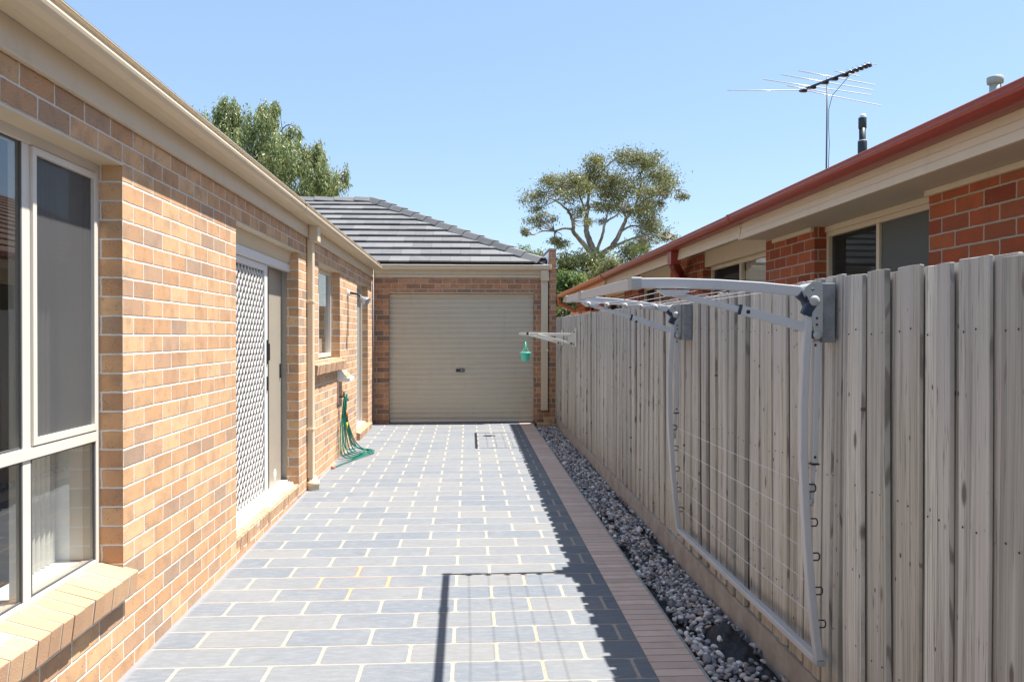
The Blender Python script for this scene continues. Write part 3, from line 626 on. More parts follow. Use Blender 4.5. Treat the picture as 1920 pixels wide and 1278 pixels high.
# hose: one long tube in loops
def catmull(P, seg=8):
    out = []; P = [Vector(p) for p in P]
    for i in range(len(P)-1):
        a, b, c, d = P[max(i-1, 0)], P[i], P[i+1], P[min(i+2, len(P)-1)]
        for k in range(seg):
            t = k/seg; out.append(.5*((2*b)+(-a+c)*t+(2*a-5*b+4*c-d)*t*t+(-a+3*b-3*c+d)*t*t*t))
    out.append(P[-1]); return out
hs = thing('garden_hose', 'green garden hose looped over the tap and trailing on the paving', 'hose', (W+.1, 9.9, .06))
rg = random.Random(11)
g0 = gz(10)+.009
P = [(-1.49, 9.18, g0-.002), (-1.42, 9.45, g0), (-1.33, 9.75, g0+.002), (-1.22, 10.05, g0+.012), (-1.17, 10.25, g0+.02), (-1.24, 10.50, g0+.01)]
for k in range(6):
    j = k*.013; e = rg.uniform(-.055, .055); zz = g0+.009*k
    P += [(-1.40+e, 10.50-.05*k, zz+.03), (-1.47+j*.5+abs(e)*.8, 10.16+e*1.3-.03*k, .28), (-1.50+j*.4, 9.97+e*.5, .62), (-1.485+j*.5, 9.905, .815+.004*k),
          (-1.50+j*.6, 9.84-e*.5, .62), (-1.505+j*1.4, 9.70+.05*k+e, .32), (-1.47+j*1.6, 9.62+.08*k, zz+.06), (-1.35+j, 9.85+.03*k, zz), (-1.24-.015*k, 10.10+.035*k, zz), (-1.20-.03*k+e, 10.28+.02*k, zz+.01)]
P = P[:-3]+[(-1.46, 9.80, .20), (-1.50, 9.86, .45), (-1.51, 9.88, .50)]
MB().tube(catmull(P, 9), .0072, 8).build('tube', 'hose', hs)
MB().tube([(-1.507, 9.12, g0-.002), (-1.49, 9.18, g0-.002)], [.017, .013], 12).build('end_fitting', 'orange', hs)
MB().tube([(-1.455, 9.86, .64), (-1.452, 9.86, .56)], [.016, .018], 12).build('snap_fitting', 'orange', hs)
MB().tube([(-1.452, 9.86, .56), (-1.450, 9.86, .50)], .013, 12).build('connector', 'black', hs)
MB().tube([(-1.450, 9.86, .50), (-1.449, 9.855, .42)], [.012, .008], 12).build('nozzle', 'lime', hs)

# ================================================================== GARAGE
G = 13.5
gar = thing('garage', 'brick garage at the end with cream roller door and grey tiled hip roof', 'garage', (0, G, .09))
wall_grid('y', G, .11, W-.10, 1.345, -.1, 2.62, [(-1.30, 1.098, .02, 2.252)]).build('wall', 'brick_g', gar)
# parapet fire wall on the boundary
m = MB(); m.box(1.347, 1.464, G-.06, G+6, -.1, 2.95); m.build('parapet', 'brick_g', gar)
bx('parapet_capping', 'concrete', gar, 1.338, 1.474, G-.065, G+6, 2.953, 2.985, .004)
m = MB(); m.prism([(1.08, 2.70), (1.33, 2.70), (1.345, 2.92), (1.330, 2.92), (1.318, 2.712), (1.08, 2.712)], 'y', G-.08, G+4); m.build('flashing', 'flash', gar)
bx('fascia', 'cream', gar, W+.024, 1.22, G-.024, G-.002, 2.497, 2.63, .002)
m = MB(); m.box(W+.022, 1.34, G-.027, G-.024, 2.545, 2.549); m.build('fascia_groove', 'rubber', gar)
pg = [(G-.024, 2.618), (G-.085, 2.616), (G-.118, 2.622), (G-.132, 2.640), (G-.134, 2.664), (G-.126, 2.672), (G-.126, 2.684), (G-.135, 2.688), (G-.137, 2.697), (G-.130, 2.701), (G-.118, 2.699), (G-.118, 2.65), (G-.028, 2.63), (G-.024, 2.71)]
MB().prism(pg, 'x', -1.43, 1.385).build('gutter', 'cream', gar, .0015)
gd = MB().box(1.214, 1.328, G-.075, G-.002, .30, 2.46).build('downpipe', 'cream', gar, .008)
bx('rainhead', 'cream', gd, 1.206, 1.336, G-.115, G-.026, 2.44, 2.615, .005)
bx('bracket', 'cream', gd, 1.205, 1.337, G-.08, G-.001, 1.28, 1.30, .002)
# roller door: corrugated profile
m = MB(); pr = []; z = .14; n = 25; pitch = (2.24-.14)/n
for i in range(n):
    z = .14+i*pitch; pr += [(G+.085, z), (G+.085, z+pitch*.30), (G+.070, z+pitch*.40), (G+.068, z+pitch*.80), (G+.083, z+pitch*.93)]
pr += [(G+.085, 2.25)]
vs = [(-1.298, y, zz) for y, zz in pr]+[(1.096, y, zz) for y, zz in pr]; k = len(pr)
m.add(vs, [(i, i+1, k+i+1, k+i) for i in range(k-1)]); rd = m.build('roller_door', 'door_cream', gar)
bx('bottom_rail', 'alum', rd, -1.295, 1.093, G+.060, G+.090, .105, .139, .002)
bx('weather_strip', 'rubber', rd, -1.295, 1.093, G+.065, G+.088, .083, .104)
m = MB(); m.box(-.197, -.052, G+.052, G+.068, .935, .985); lk = m.build('lock', 'black', rd, .003)
m = MB(); m.lathe((-.105, G+.052, .962), [(0, .012), (.012, .010), (.014, 0)], 14, (0, -1, 0)); m.box(-.085, -.062, G+.044, G+.052, .955, .966); m.build('keyhole', 'galv', lk)
bx('lintel', 'cream', gar, -1.298, 1.096, G+.002, G+.108, 2.238, 2.250)
bx('floor_slab', 'concrete', gar, -1.55, 1.3, G-.0, G+6, -.1, .075)
# roof: front slope with individual tiles, hip on the right
ex, ey, ez = 1.26, G-.07, 2.722; ry, rz = 17.35, 2.722+(17.35-(G-.07))*math.tan(R(22.8)); rx = -2.02
T2 = math.tan(R(22.8)); nrow = 11; gg = (ry-ey)/nrow; rg = random.Random(4); m = MB()
hipx = lambda y: ex+(rx-ex)*(y-ey)/(ry-ey)
for i in range(nrow):
    a, b = ey+i*gg, ey+(i+1.08)*gg; za, zb = ez+T2*(a-ey), ez+T2*(b-ey)
    x = -9.0+(.17 if i % 2 else 0)
    while x < hipx(a)-.02:
        x2 = x+.335; m.cur = rg.random(); tz = rg.uniform(0, .006); xa = min(x2-.003, hipx(a)+.03); xb = min(x2-.003, max(x+.01, hipx(b)+.03))
        m.add([(x, a, za+.020+tz), (xa, a, za+.020+tz), (xb, b, zb-.004), (x, b, zb-.004), (x, a, za+.046+tz), (xa, a, za+.046+tz), (xb, b, zb+.006), (x, b, zb+.006)],
              [(4, 5, 6, 7), (0, 1, 5, 4), (0, 4, 7, 3), (1, 2, 6, 5), (0, 3, 2, 1)]); x = x2
m.cur = 0; m.add([(-9, ey+.03, ez-.012), (ex-.03, ey+.03, ez-.012), (rx, ry, rz-.012), (-9, ry, rz-.012)], [(0, 1, 2, 3)]); rf = m.build('roof', 'tile', gar)
# side slope behind the hip, back slope
m = MB(); m.add([(ex, ey, ez), (ex, ey+12, ez), (rx, ry+3, rz), (rx, ry, rz)], [(0, 1, 2, 3)]); m.add([(rx, ry, rz), (rx, ry+3, rz), (-9, ry+3, rz), (-9, ry, rz)], [(0, 1, 2, 3)]); m.build('rear_slope', 'tile', rf)
def caps(m, p, q, n, w_, rise, rg):
    p, q = Vector(p), Vector(q); d = (q-p)/n; dn = d.normalized(); side = dn.cross(Vector((0, 0, 1))).normalized(); up = side.cross(dn)
    for i in range(n):
        a = p+d*i; b = p+d*(i+1.06); m.cur = rg.random(); h0 = rise+.022; h1 = rise
        vs = []
        for c, h in ((a, h0), (b, h1)):
            vs += [c-side*w_-up*.03+up*(h-rise), c-side*w_*.45+up*h, c+side*w_*.45+up*h, c+side*w_-up*.03+up*(h-rise)]
        vs += [v-up*.02 for v in vs]
        m.add(vs, [(0, 1, 5, 4), (1, 2, 6, 5), (2, 3, 7, 6), (0, 8, 9, 1), (1, 9, 10, 2), (2, 10, 11, 3), (0, 4, 12, 8), (3, 11, 15, 7)])
m = MB(); caps(m, (ex-.02, ey+.02, ez+.03), (rx, ry, rz+.03), 13, .13, .06, random.Random(2)); m.build('hip_caps', 'tile', rf)
m = MB(); caps(m, (-9, ry, rz+.02), (rx+.05, ry, rz+.02), 17, .13, .055, random.Random(6)); m.build('ridge_caps', 'tile', rf)

# loose blocks at the foot of the downpipe
for (x0, x1, y0, y1, z0, z1, l) in ((1.11, 1.315, 12.93, 13.10, gz(13)-.045, gz(13)+.05, 'flat sandstone block at the foot of the garage downpipe, nearest the edging'),
                                    (1.325, 1.435, 12.98, 13.12, gz(13)-.045, gz(13)+.03, 'small sandstone block wedged against the fence end'),
                                    (1.24, 1.42, 13.14, 13.30, gz(13)-.05, gz(13)+.115, 'upright sandstone block leaning behind the two lower blocks')):
    o = bx('stone_block', 'block', None, x0, x1, y0, y1, z0, z1, .01); tag(o, l, 'stone block', 'loose stone blocks by the garage downpipe')

# ================================================================== FENCE
FX = 1.447
fe = thing('fence', 'tall weathered grey timber paling fence along the right side', 'fence', (FX, 5, 0))
rg = random.Random(21)
def ftop(y): return 1.755+.0068*max(0, y-2)
nails = []; mf, mbk = MB(), MB(); y = -3.0; pitch = .178
i = 0
ys0 = 3.624-pitch*38
while True:
    y = ys0+i*pitch*1.0+rg.uniform(-.006, .006); i += 1
    if y > 13.36: break
    if y < -3: continue
    w_ = rg.uniform(.108, .142); t = ftop(y)+rg.gauss(0, .004); lean = rg.gauss(0, .004); th = rg.uniform(.016, .021); zb = gz(y)+.115
    # front paling, sometimes two narrow ones side by side
    split = rg.random() < .30
    segs = [(0, w_)] if not split else [(0, w_*.5-.001), (w_*.5+.002, w_+.012)]
    for zr in (.385, .985, 1.555):
        if y < 9:
            for fy in (.25, .75): nails.append((y+w_*fy+rg.uniform(-.01, .01), zr+gz(y)+rg.uniform(-.012, .012)))
    for a, b in segs:
        mf.cur = rg.random(); tt = t+rg.gauss(0, .003); xo = FX+rg.uniform(-.003, .003); twist = rg.gauss(0, .003)
        cup = rg.uniform(-.004, .004)
        y0, y1 = y+a, y+b
        vs = []
        nz = 5
        for k in range(nz):
            f_ = k/(nz-1); z = zb+(tt-zb)*f_; bow = .004*math.sin(f_*3.1+i); lv = lean*f_*2
            warp = (f_**3)*rg.uniform(-.001, .001)
            for (dx, yy) in ((0+twist, y0), (cup+warp, (y0+y1)/2), (0-twist, y1), (th, y1), (th, y0)):
                vs.append((xo+dx+bow, yy+lv, z+(rg.uniform(-.002, .002) if k == nz-1 else 0)))
        fs = [(k*5+j, k*5+(j+1) % 5, (k+1)*5+(j+1) % 5, (k+1)*5+j) for k in range(nz-1) for j in range(5)]+[(0, 4, 3, 2, 1), tuple((nz-1)*5+j for j in range(5))]
        mf.add(vs, fs)
    mbk.cur = rg.random(); yb = y-.095; mbk.box(FX+.0245, FX+.0385, yb, yb+.174, gz(y)+.08, ftop(y)+rg.gauss(-.004, .003))
m = MB()
for yy, zz in nails: m.lathe((FX-.0045, yy, zz), [(0, .002), (.0032, .0015), (.004, 0)], 6, (-1, 0, 0))
m.build('nail_heads', 'nail', fe, kind='stuff')
mf.build('front_palings', 'wood', fe, .0022); mbk.build('back_palings', 'wood', fe, .002)
m = MB()
for a in range(-3, 14):
    b = min(a+1, 13.42); m.add([(FX-.012, a, gz(a)-.15), (FX-.012, b, gz(b)-.15), (FX-.012, b, gz(b)+.112), (FX-.012, a, gz(a)+.112), (FX+.03, a, gz(a)-.15), (FX+.03, b, gz(b)-.15), (FX+.03, b, gz(b)+.112), (FX+.03, a, gz(a)+.112)],
                            [(0, 1, 2, 3), (4, 7, 6, 5), (3, 2, 6, 7), (0, 4, 5, 1)])
m.build('plinth_board', 'plinth', fe)
for z in (.35, .95, 1.52): MB().add([(x, y, z+dz+gz(y)) for x in (FX+.041, FX+.085) for y in (-3, 13.2) for dz in (0, .07)], [(0, 1, 3, 2), (4, 6, 7, 5), (0, 4, 5, 1), (2, 3, 7, 6), (0, 2, 6, 4), (1, 5, 7, 3)]).build('rail', 'wood', fe)
for k in range(6): bx('post', 'wood', fe, FX+.087, FX+.17, -1.6+2.7*k, -1.5+2.7*k, -.3, 1.62)

# ================================================================== CLOTHESLINES
cl = thing('clothesline', 'large grey double folding clothesline, one frame raised and one hanging on the fence', 'clothesline', (1.38, 4.2, 1.6))
YN, YF = 3.165, 5.285
def link(name, mat, pts, w_, h_, up=(0, 0, 1), parent=cl, bev=.004): return MB().sweep(pts, w_, h_, up).build(name, mat, parent, bev)
for y in (YN, YF):
    bx('mounting_board', 'board', cl, 1.388, FX-.006, y-.045 if y == YN else y-.12, y+.04 if y == YN else y+.10, 1.505, 1.738, .003)
    m = MB()   # bracket plate with arched cap
    arc = [(1.386, 1.735), (1.365, 1.742), (1.340, 1.738), (1.320, 1.724), (1.310, 1.706), (1.316, 1.690), (1.328, 1.684), (1.334, 1.66), (1.345, 1.635), (1.344, 1.60), (1.352, 1.56), (1.352, 1.535), (1.386, 1.53)]
    m.prism(arc, 'y', y-.055, y-.045); m.prism(arc, 'y', y+.028, y+.036)
    cap = [(x, z) for x, z in arc[:6]]; inner = [(x+.006, z-.010) for x, z in reversed(cap)]
    m.prism(cap+inner, 'y', y-.045, y+.028); m.prism([(1.376, 1.53), (1.386, 1.53), (1.386, 1.735), (1.376, 1.735)], 'y', y-.045, y+.028)
    br = m.build('bracket', 'line_cast', cl, .002)
    MB().lathe((1.352, y-.057, 1.668), [(0, .006), (.012, .006), (.020, .003), (.021, -.01)], 18, (0, -1, 0)).build('pivot_cap', 'line_cast', br)
    MB().lathe((1.366, y-.057, 1.535), [(0, .006), (.010, .006), (.016, .003), (.017, -.01)], 18, (0, -1, 0)).build('pivot_cap', 'line_cast', br)
    m = MB(); m.box(1.345, 1.378, y-.052, y-.012, 1.520, 1.552); m.build('knuckle', 'line_dark', br, .006)
    m = MB(); m.bar((1.306, y-.02, 1.704), (1.346, y-.02, 1.672), .034, .046, (0, 0, 1)); m.bar((1.350, y-.040, 1.668), (1.324, y-.036, 1.612), .040, .036, (0, 1, 0)); m.build('hinge', 'line_dark', br, .006)
    for xh, z in ((1.362, 1.60), (1.362, 1.575), (1.345, 1.712)): MB().lathe((xh, y-.056, z), [(0, .001), (.005, .001), (.005, 0)], 8, (0, -1, 0)).build('screw_hole', 'black', br)
    # raised arm (slightly arched), strut in two sections
    zc = 1.736 if y == YN else 1.772
    arm = [(1.312, y-.02, 1.707), (1.15, y-.02, 1.722+(zc-1.736)*.3), (.98, y-.02, 1.732+(zc-1.736)*.6), (.80, y-.02, 1.737+(zc-1.736)*.85), (.672, y-.02, zc)]
    link('raised_arm', 'line_grey', arm, .026, .040)
    zs = 1.712 if y == YN else 1.748; ys_ = y-.02
    st = link('strut', 'line_grey', [(.80, ys_, zs-.016), (1.09, ys_, 1.628+(zs-1.712)*.5)], .016, .024)
    MB().sweep([(1.065, ys_, 1.635+(zs-1.712)*.5), (1.355, ys_, 1.558)], .026, .036).build('sleeve', 'line_grey', st, .003)
    MB().sweep([(1.060, ys_, 1.636+(zs-1.712)*.5), (1.072, ys_, 1.633+(zs-1.712)*.5)], .030, .040).build('collar', 'line_dark', st, .003)
    bx('rivet', 'black', st, 1.090, 1.104, ys_-.0145, ys_-.012, 1.618, 1.632); bx('rivet', 'black', st, 1.330, 1.342, ys_-.0145, ys_-.012, 1.555, 1.568)
    MB().prism([(.735, zs-.002), (.865, zs-.002), (.840, zs-.024), (.775, zs-.028)], 'y', ys_-.020, ys_+.016).build('strut_shoe', 'line_grey', cl, .003)
    # hanging frame
    q = [(1.338, 1.612), (1.326, 1.45), (1.318, 1.255), (1.318, 1.05), (1.326, .86), (1.342, .62), (1.360, .43), (1.382, .255)]
    pts = [(x+(.0 if y == YN else -.0), y-.03, z+(0 if y == YN else .0)) for x, z in q]
    link('hanging_arm', 'line_grey', pts, .034, .030, (1, 0, 0))
    st = link('hanging_strut', 'line_grey', [(1.372, y-.03, 1.51), (1.362, y-.03, 1.03)], .026, .024, (1, 0, 0))
    MB().sweep([(1.362, y-.03, 1.03), (1.352, y-.03, .86)], .014, .014, (1, 0, 0)).build('inner_rod', 'line_grey', st, .002)
    bx('rivet', 'black', st, 1.358, 1.366, y-.0445, y-.042, 1.49, 1.50); bx('rivet', 'black', st, 1.357, 1.366, y-.0445, y-.042, 1.05, 1.06); bx('end_cap', 'black', st, 1.346, 1.378, y-.046, y-.014, 1.024, 1.031)
    MB().lathe((1.345, y-.045, .88), [(0, .004), (.011, .004), (.012, 0), (.012, -.015)], 12, (0, -1, 0)).build('rod_pin', 'line_cast', cl)
# front bars
link('front_bar', 'line_grey', [(.652, YN+.03, 1.737), (.652, YF-.04, 1.770)], .030, .042)
link('hanging_bar', 'line_grey', [(1.384, YN-.012, .248), (1.384, YF-.045, .262)], .034, .030)
for (x, y, z) in ((.655, YN-.012, 1.737), (.655, YF-.015, 1.771)):
    bx('corner_cap', 'line_cast', cl, x-.022, x+.024, y-.022, y+.045 if y < 4 else y+.02, z-.024, z+.023, .006)
bx('mid_cap', 'line_cast', cl, .634, .670, 4.55, 4.66, 1.736, 1.783, .005)
for (y) in (YN-.03, YF-.03): bx('end_cap', 'line_cast', cl, 1.366, 1.403, y-.020, y+.019, .232, .254, .004)
# rollers and cords
cordx = [.78, .90, 1.02, 1.12, 1.22]
for k, x in enumerate(cordx):
    for y in (YN, YF):
        zz = 1.708 if y == YN else 1.742-(x-.66)*.04
        if y == YF:
            MB().lathe((x, y-.048, zz), [(.006, .012), (.012, .010), (.017, .004), (.017, -.012), (.012, -.018)], 12, (0, -1, .25)).build('roller', 'line_cast', cl)
    MB().tube([(x, YN+.0, 1.709), (x, (YN+YF)/2, 1.712), (x, YF-.03, 1.742-(x-.66)*.04)], .0013, 6).build('cord', 'cord', cl)
zl = [.935, .80, .665, .53, .40]
def hx(z):
    for (a, b) in zip(q, q[1:]):
        if b[1] <= z <= a[1]: return a[0]+(b[0]-a[0])*(a[1]-z)/(a[1]-b[1])
    return q[-1][0]
for z in zl:
    for y in (YN, YF):
        x = hx(z); yy = y-.03
        m = MB(); m.tube([(x+.014, yy-.012, z+.014), (x+.036, yy-.012, z+.014), (x+.042, yy-.012, z+.006), (x+.042, yy-.012, z-.008), (x+.036, yy-.012, z-.015), (x+.014, yy-.012, z-.015)], .0032, 6); m.build('hook', 'black', cl)
    x = hx(z)+.034; MB().tube([(x, YN-.02, z), (x, 4.2, z-.004), (x, YF-.03, z)], .0017, 6).build('cord', 'cord', cl)

# small wall airer at the far end
ai = thing('wall_airer', 'small cream enamel folding airer bracketed on the far end of the fence', 'airer', (1.42, 11.5, 1.5))
for y in (10.72, 12.25):
    m = MB(); pr = [(1.425, 1.63), (1.385, 1.585), (1.345, 1.555), (1.325, 1.50), (1.330, 1.45), (1.36, 1.405), (1.425, 1.395)]
    m.prism(pr, 'y', y-.006, y+.006); m.box(1.425, 1.436, y-.03, y+.03, 1.39, 1.64); bk = m.build('bracket', 'airer_cream', ai, .002)
    for px, pz in ((1.405, 1.585), (1.36, 1.545), (1.40, 1.42)): MB().lathe((px, y-.006, pz), [(0, .003), (.008, .003), (.009, 0)], 10, (0, -1, 0)).build('bolt', 'black', bk)
    MB().sweep([(1.36, y, 1.548), (.81, y, 1.562)], .026, .036).build('arm', 'airer_cream', ai, .003)
    MB().sweep([(1.37, y-.012, 1.43), (.93, y-.012, 1.545)], .018, .030).build('strut', 'airer_cream', ai, .002)
    m = MB(); m.lathe((1.365, y-.02, 1.432), [(0, .012), (.012, .010), (.014, 0)], 10, (0, -1, 0)); m.build('pivot', 'black', ai)
MB().sweep([(.785, 10.69, 1.562), (.785, 12.28, 1.566)], .026, .032).build('front_bar', 'airer_cream', ai, .003)
bx('end_cap', 'black', ai, .770, .800, 10.66, 10.688, 1.546, 1.580, .003)
for x in (.93, 1.05, 1.17, 1.27): MB().tube([(x, 10.72, 1.553), (x, 12.25, 1.558)], .002, 6).build('cord', 'cord', ai)

# peg basket
pb = thing('peg_basket', 'small turquoise plastic peg basket hanging from the far airer', 'basket', (.845, 11.9, 1.2)); BX, BY = .845, 11.9
m = MB(); m.lathe((BX, BY, 1.165), [(0, .0), (.050, .0), (.055, .008), (.070, .112), (.082, .116), (.082, .128), (.066, .126), (.050, .012), (0, .010)], 24); m.build('basket', 'mint', pb)
m = MB()
for a in range(3):
    t_ = a*2.09+.4; m.tube([(BX+.062*math.cos(t_), BY+.062*math.sin(t_), 1.285), (BX+.012*math.cos(t_), BY+.012*math.sin(t_), 1.38), (BX, BY, 1.45)], .0045, 6)
m.tube([(BX, BY, 1.445), (BX, BY, 1.53), (BX-.012, BY, 1.570), (BX, BY, 1.585), (BX+.014, BY, 1.572)], .0045, 6)
m.build('hanger', 'mint', pb)
MB().tube([(.90, 11.9, 1.574), (.785, 11.9, 1.580)], .004, 6).build('peg_wire', 'airer_cream', ai)

# ================================================================== NEIGHBOUR HOUSE
NX = 2.56
nb = thing('neighbour_house', 'red brick house beyond the fence with red gutter and cream eaves', 'house', (4, 8, 0))
nops = [(4.393, 5.89, .9, 2.50), (6.87, 8.75, .9, 2.50), (10.17, 12.1, .9, 2.50), (13.2, 15.2, .9, 2.50), (16.3, 17.6, .9, 2.5)]
wall_grid('x', NX, .12, -3.0, 19.0, -.2, 2.46, nops).build('wall', 'brick_red', nb)
bx('end_wall', 'brick_red', nb, NX+.125, 9, 18.9, 19.0, -.2, 2.46)
# soffit box of the near part, fascia boards
bx('soffit', 'nb_soffit', nb, 2.285, NX+.115, -3.0, 6.66, 2.336, 2.345)
bx('soffit', 'nb_soffit', nb, 2.285, NX+.115, 6.67, 19.1, 2.445, 2.452)
m = MB()
for k, (a, b, c) in enumerate(((2.332, 2.378, .000), (2.378, 2.420, .006), (2.420, 2.475, .012))): m.box(2.262+c, 2.286, -3.0, 6.66, a+.0015, b)
m.box(2.258, NX-.002, 6.662, 6.70, 2.332, 2.44); m.build('fascia', 'nb_cream', nb, .002)
m = MB()
for k, (a, b, c) in enumerate(((2.352, 2.39, .000), (2.39, 2.425, .006), (2.425, 2.478, .012))): m.box(2.274+c, 2.296, 6.702, 13.30, a+.0015, b)
m.build('fascia', 'nb_cream', nb, .002)
m = MB(); m.box(2.24, 2.296, 13.302, 13.36, 2.33, 2.46)
for k, (a, b, c) in enumerate(((2.330, 2.37, .000), (2.37, 2.41, .006), (2.41, 2.47, .012))): m.box(2.250+c, 2.275, 13.36, 19.2, a+.0015, b)
m.build('fascia', 'nb_cream', nb, .002)
m = MB(); m.box(NX-.03, NX-.001, -3.0, 4.393, 2.302, 2.335); m.build('cornice', 'nb_cream', nb, .004); bx('cornice', 'nb_cream', nb, NX-.03, NX-.001, 5.89, 6.66, 2.302, 2.335, .004)
def nbprof(dx, dz): return [(x+dx, z+dz) for x, z in [(2.268, 2.462), (2.215, 2.455), (2.178, 2.456), (2.150, 2.464), (2.132, 2.480), (2.126, 2.495), (2.130, 2.504), (2.126, 2.510), (2.124, 2.520), (2.130, 2.526), (2.140, 2.526), (2.142, 2.49), (2.19, 2.466), (2.262, 2.468), (2.262, 2.53), (2.268, 2.53)]]
ng = MB().prism(nbprof(0, 0), 'y', -3.1, 6.60).build('gutter', 'nb_red', nb, .0015)
ng2 = MB().prism(nbprof(.01, 0), 'y', 6.602, 12.95).build('gutter', 'nb_red', nb, .0015)
ng3 = MB().prism(nbprof(-.01, -.012), 'y', 12.953, 19.3).build('gutter', 'nb_sunlit', nb, .0015)
MB().prism([(x-.004, z) for x, z in nbprof(0, 0)[:11]]+[(2.22, 2.56), (2.26, 2.56)], 'y', 6.56, 6.60).build('joiner', 'nb_red', ng)
# downpipes
nd = MB().box(2.45, 2.55, 9.42, 9.52, -.2, 2.25).build('downpipe', 'nb_red', nb, .006)
MB().sweep([(2.26, 8.80, 2.42), (2.26, 8.82, 2.31), (2.48, 9.42, 2.27), (2.50, 9.47, 2.16)], .09, .07, (0, 1, 0)).build('elbow', 'nb_red', nd, .004)
bx('rainhead', 'nb_red', nd, 2.20, 2.31, 8.72, 8.88, 2.31, 2.455, .004)
MB().tube([(2.16, 19.2, 2.44), (2.16, 19.2, 2.30), (2.45, 19.2, 2.18), (2.52, 19.1, 2.14), (2.52, 19.1, 0)], .045, 10).build('downpipe', 'nb_sunlit', nb)
# windows in recesses
def nbwin(y0, y1, z1, top_panel, left_mat, right_mat, cur=False):
    X = NX+.09; m = MB(); fw = .035
    m.box(X, X+.05, y0, y0+fw, .9, z1); m.box(X, X+.05, y1-fw, y1, .9, z1); m.box(X, X+.05, y0+fw, y1-fw, z1-fw, z1); ym = (y0+y1)/2
    m.box(X+.003, X+.047, ym-.02, ym+.02, .9, z1-fw); wo = m.build('window', 'nb_cream', nb, .003)
    pane(wo, X+.02, y0+fw, ym-.02, .9, z1-fw, right_mat); pane(wo, X+.03, ym+.02, y1-fw, .9, z1-fw, left_mat)
    if top_panel: bx('bulkhead', 'nb_cream', nb, NX+.02, X+.05, y0, y1, z1+.001, 2.444, .003)
    else: bx('head_trim', 'nb_cream', wo, X-.012, X+.05, y0, y1, z1, z1+.04, .003)
    if cur:
        m = MB(); vs = []; n = 40
        for i in range(n+1):
            y = y0+(ym-y0)*i/n; x = X+.07+.018*math.sin(i*1.1); vs += [(x, y, .9), (x, y, z1-.02)]
        m.add(vs, [(2*i, 2*i+2, 2*i+3, 2*i+1) for i in range(n)], True); m.build('curtain', 'curtain', wo)
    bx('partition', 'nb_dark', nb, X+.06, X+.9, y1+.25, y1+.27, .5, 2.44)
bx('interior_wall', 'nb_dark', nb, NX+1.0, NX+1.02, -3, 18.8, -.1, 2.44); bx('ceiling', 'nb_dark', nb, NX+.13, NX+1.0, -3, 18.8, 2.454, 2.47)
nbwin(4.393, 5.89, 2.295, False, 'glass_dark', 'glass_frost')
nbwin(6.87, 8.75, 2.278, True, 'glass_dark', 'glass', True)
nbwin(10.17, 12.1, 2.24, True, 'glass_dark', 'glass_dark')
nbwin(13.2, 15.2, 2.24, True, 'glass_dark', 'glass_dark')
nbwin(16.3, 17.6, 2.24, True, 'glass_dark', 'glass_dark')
# pale brick pier near the far end
bx('pale_pier', 'timber_pink', nb, 2.20, 2.53, 16.1, 17.5, -.2, 2.02, .01); bx('pale_pier', 'timber_pink', nb, 2.24, 2.54, 14.8, 15.9, -.2, 2.0, .01)
# roof
TP = .4557
m = MB(); roof_courses(m, 2.20, 2.520, 1, 14, .32, -3.1, 19.3, rg=random.Random(9)); m.add([(2.24, -3.1, 2.50), (2.24, 19.3, 2.50), (6.68, 19.3, 2.50+4.44*TP), (6.68, -3.1, 2.50+4.44*TP)], [(0, 1, 2, 3)])
m.add([(6.68, -3.1, 2.5+4.44*TP), (6.68, 19.3, 2.5+4.44*TP), (11.2, 19.3, 2.5), (11.2, -3.1, 2.5)], [(0, 1, 2, 3)]); m.build('roof', 'tile_red', nb)
# roof vent lump
# flues
fl = thing('flue_pipe', 'dark flue pipe with collars and pale cap on the neighbour roof', 'flue pipe', (4.465, 9.0, 3.55))
MB().tube([(4.465, 9, 3.5), (4.465, 9, 3.92)], .036, 16).build('pipe', 'dark_green', fl)
m = MB(); m.tube([(4.465, 9, 3.50), (4.465, 9, 3.73)], .050, 16); m.tube([(4.465, 9, 3.88), (4.465, 9, 4.00)], .044, 16); m.build('collar', 'dark_green', fl, .002)
MB().lathe((4.465, 9, 3.735), [(.046, 0), (.048, .004), (.048, .010), (.04, .012)], 16).build('band', 'flash', fl)
MB().lathe((4.47, 9, 4.0), [(.036, 0), (.036, .018), (.026, .040), (0, .048)], 16).build('cap', 'flash', fl)
fl = thing('vent_pipe', 'short grey-green vent pipe with wide cap behind the near red gutter', 'vent pipe', (4.0, 5.98, 3.36))
MB().tube([(4, 5.98, 3.25), (4, 5.98, 3.46)], .040, 18).build('pipe', 'pvc', fl)
MB().lathe((4, 5.98, 3.440), [(.040, 0), (.056, .006), (.058, .030), (.058, .052), (.050, .058), (0, .060)], 20).build('cap', 'pvc', fl)
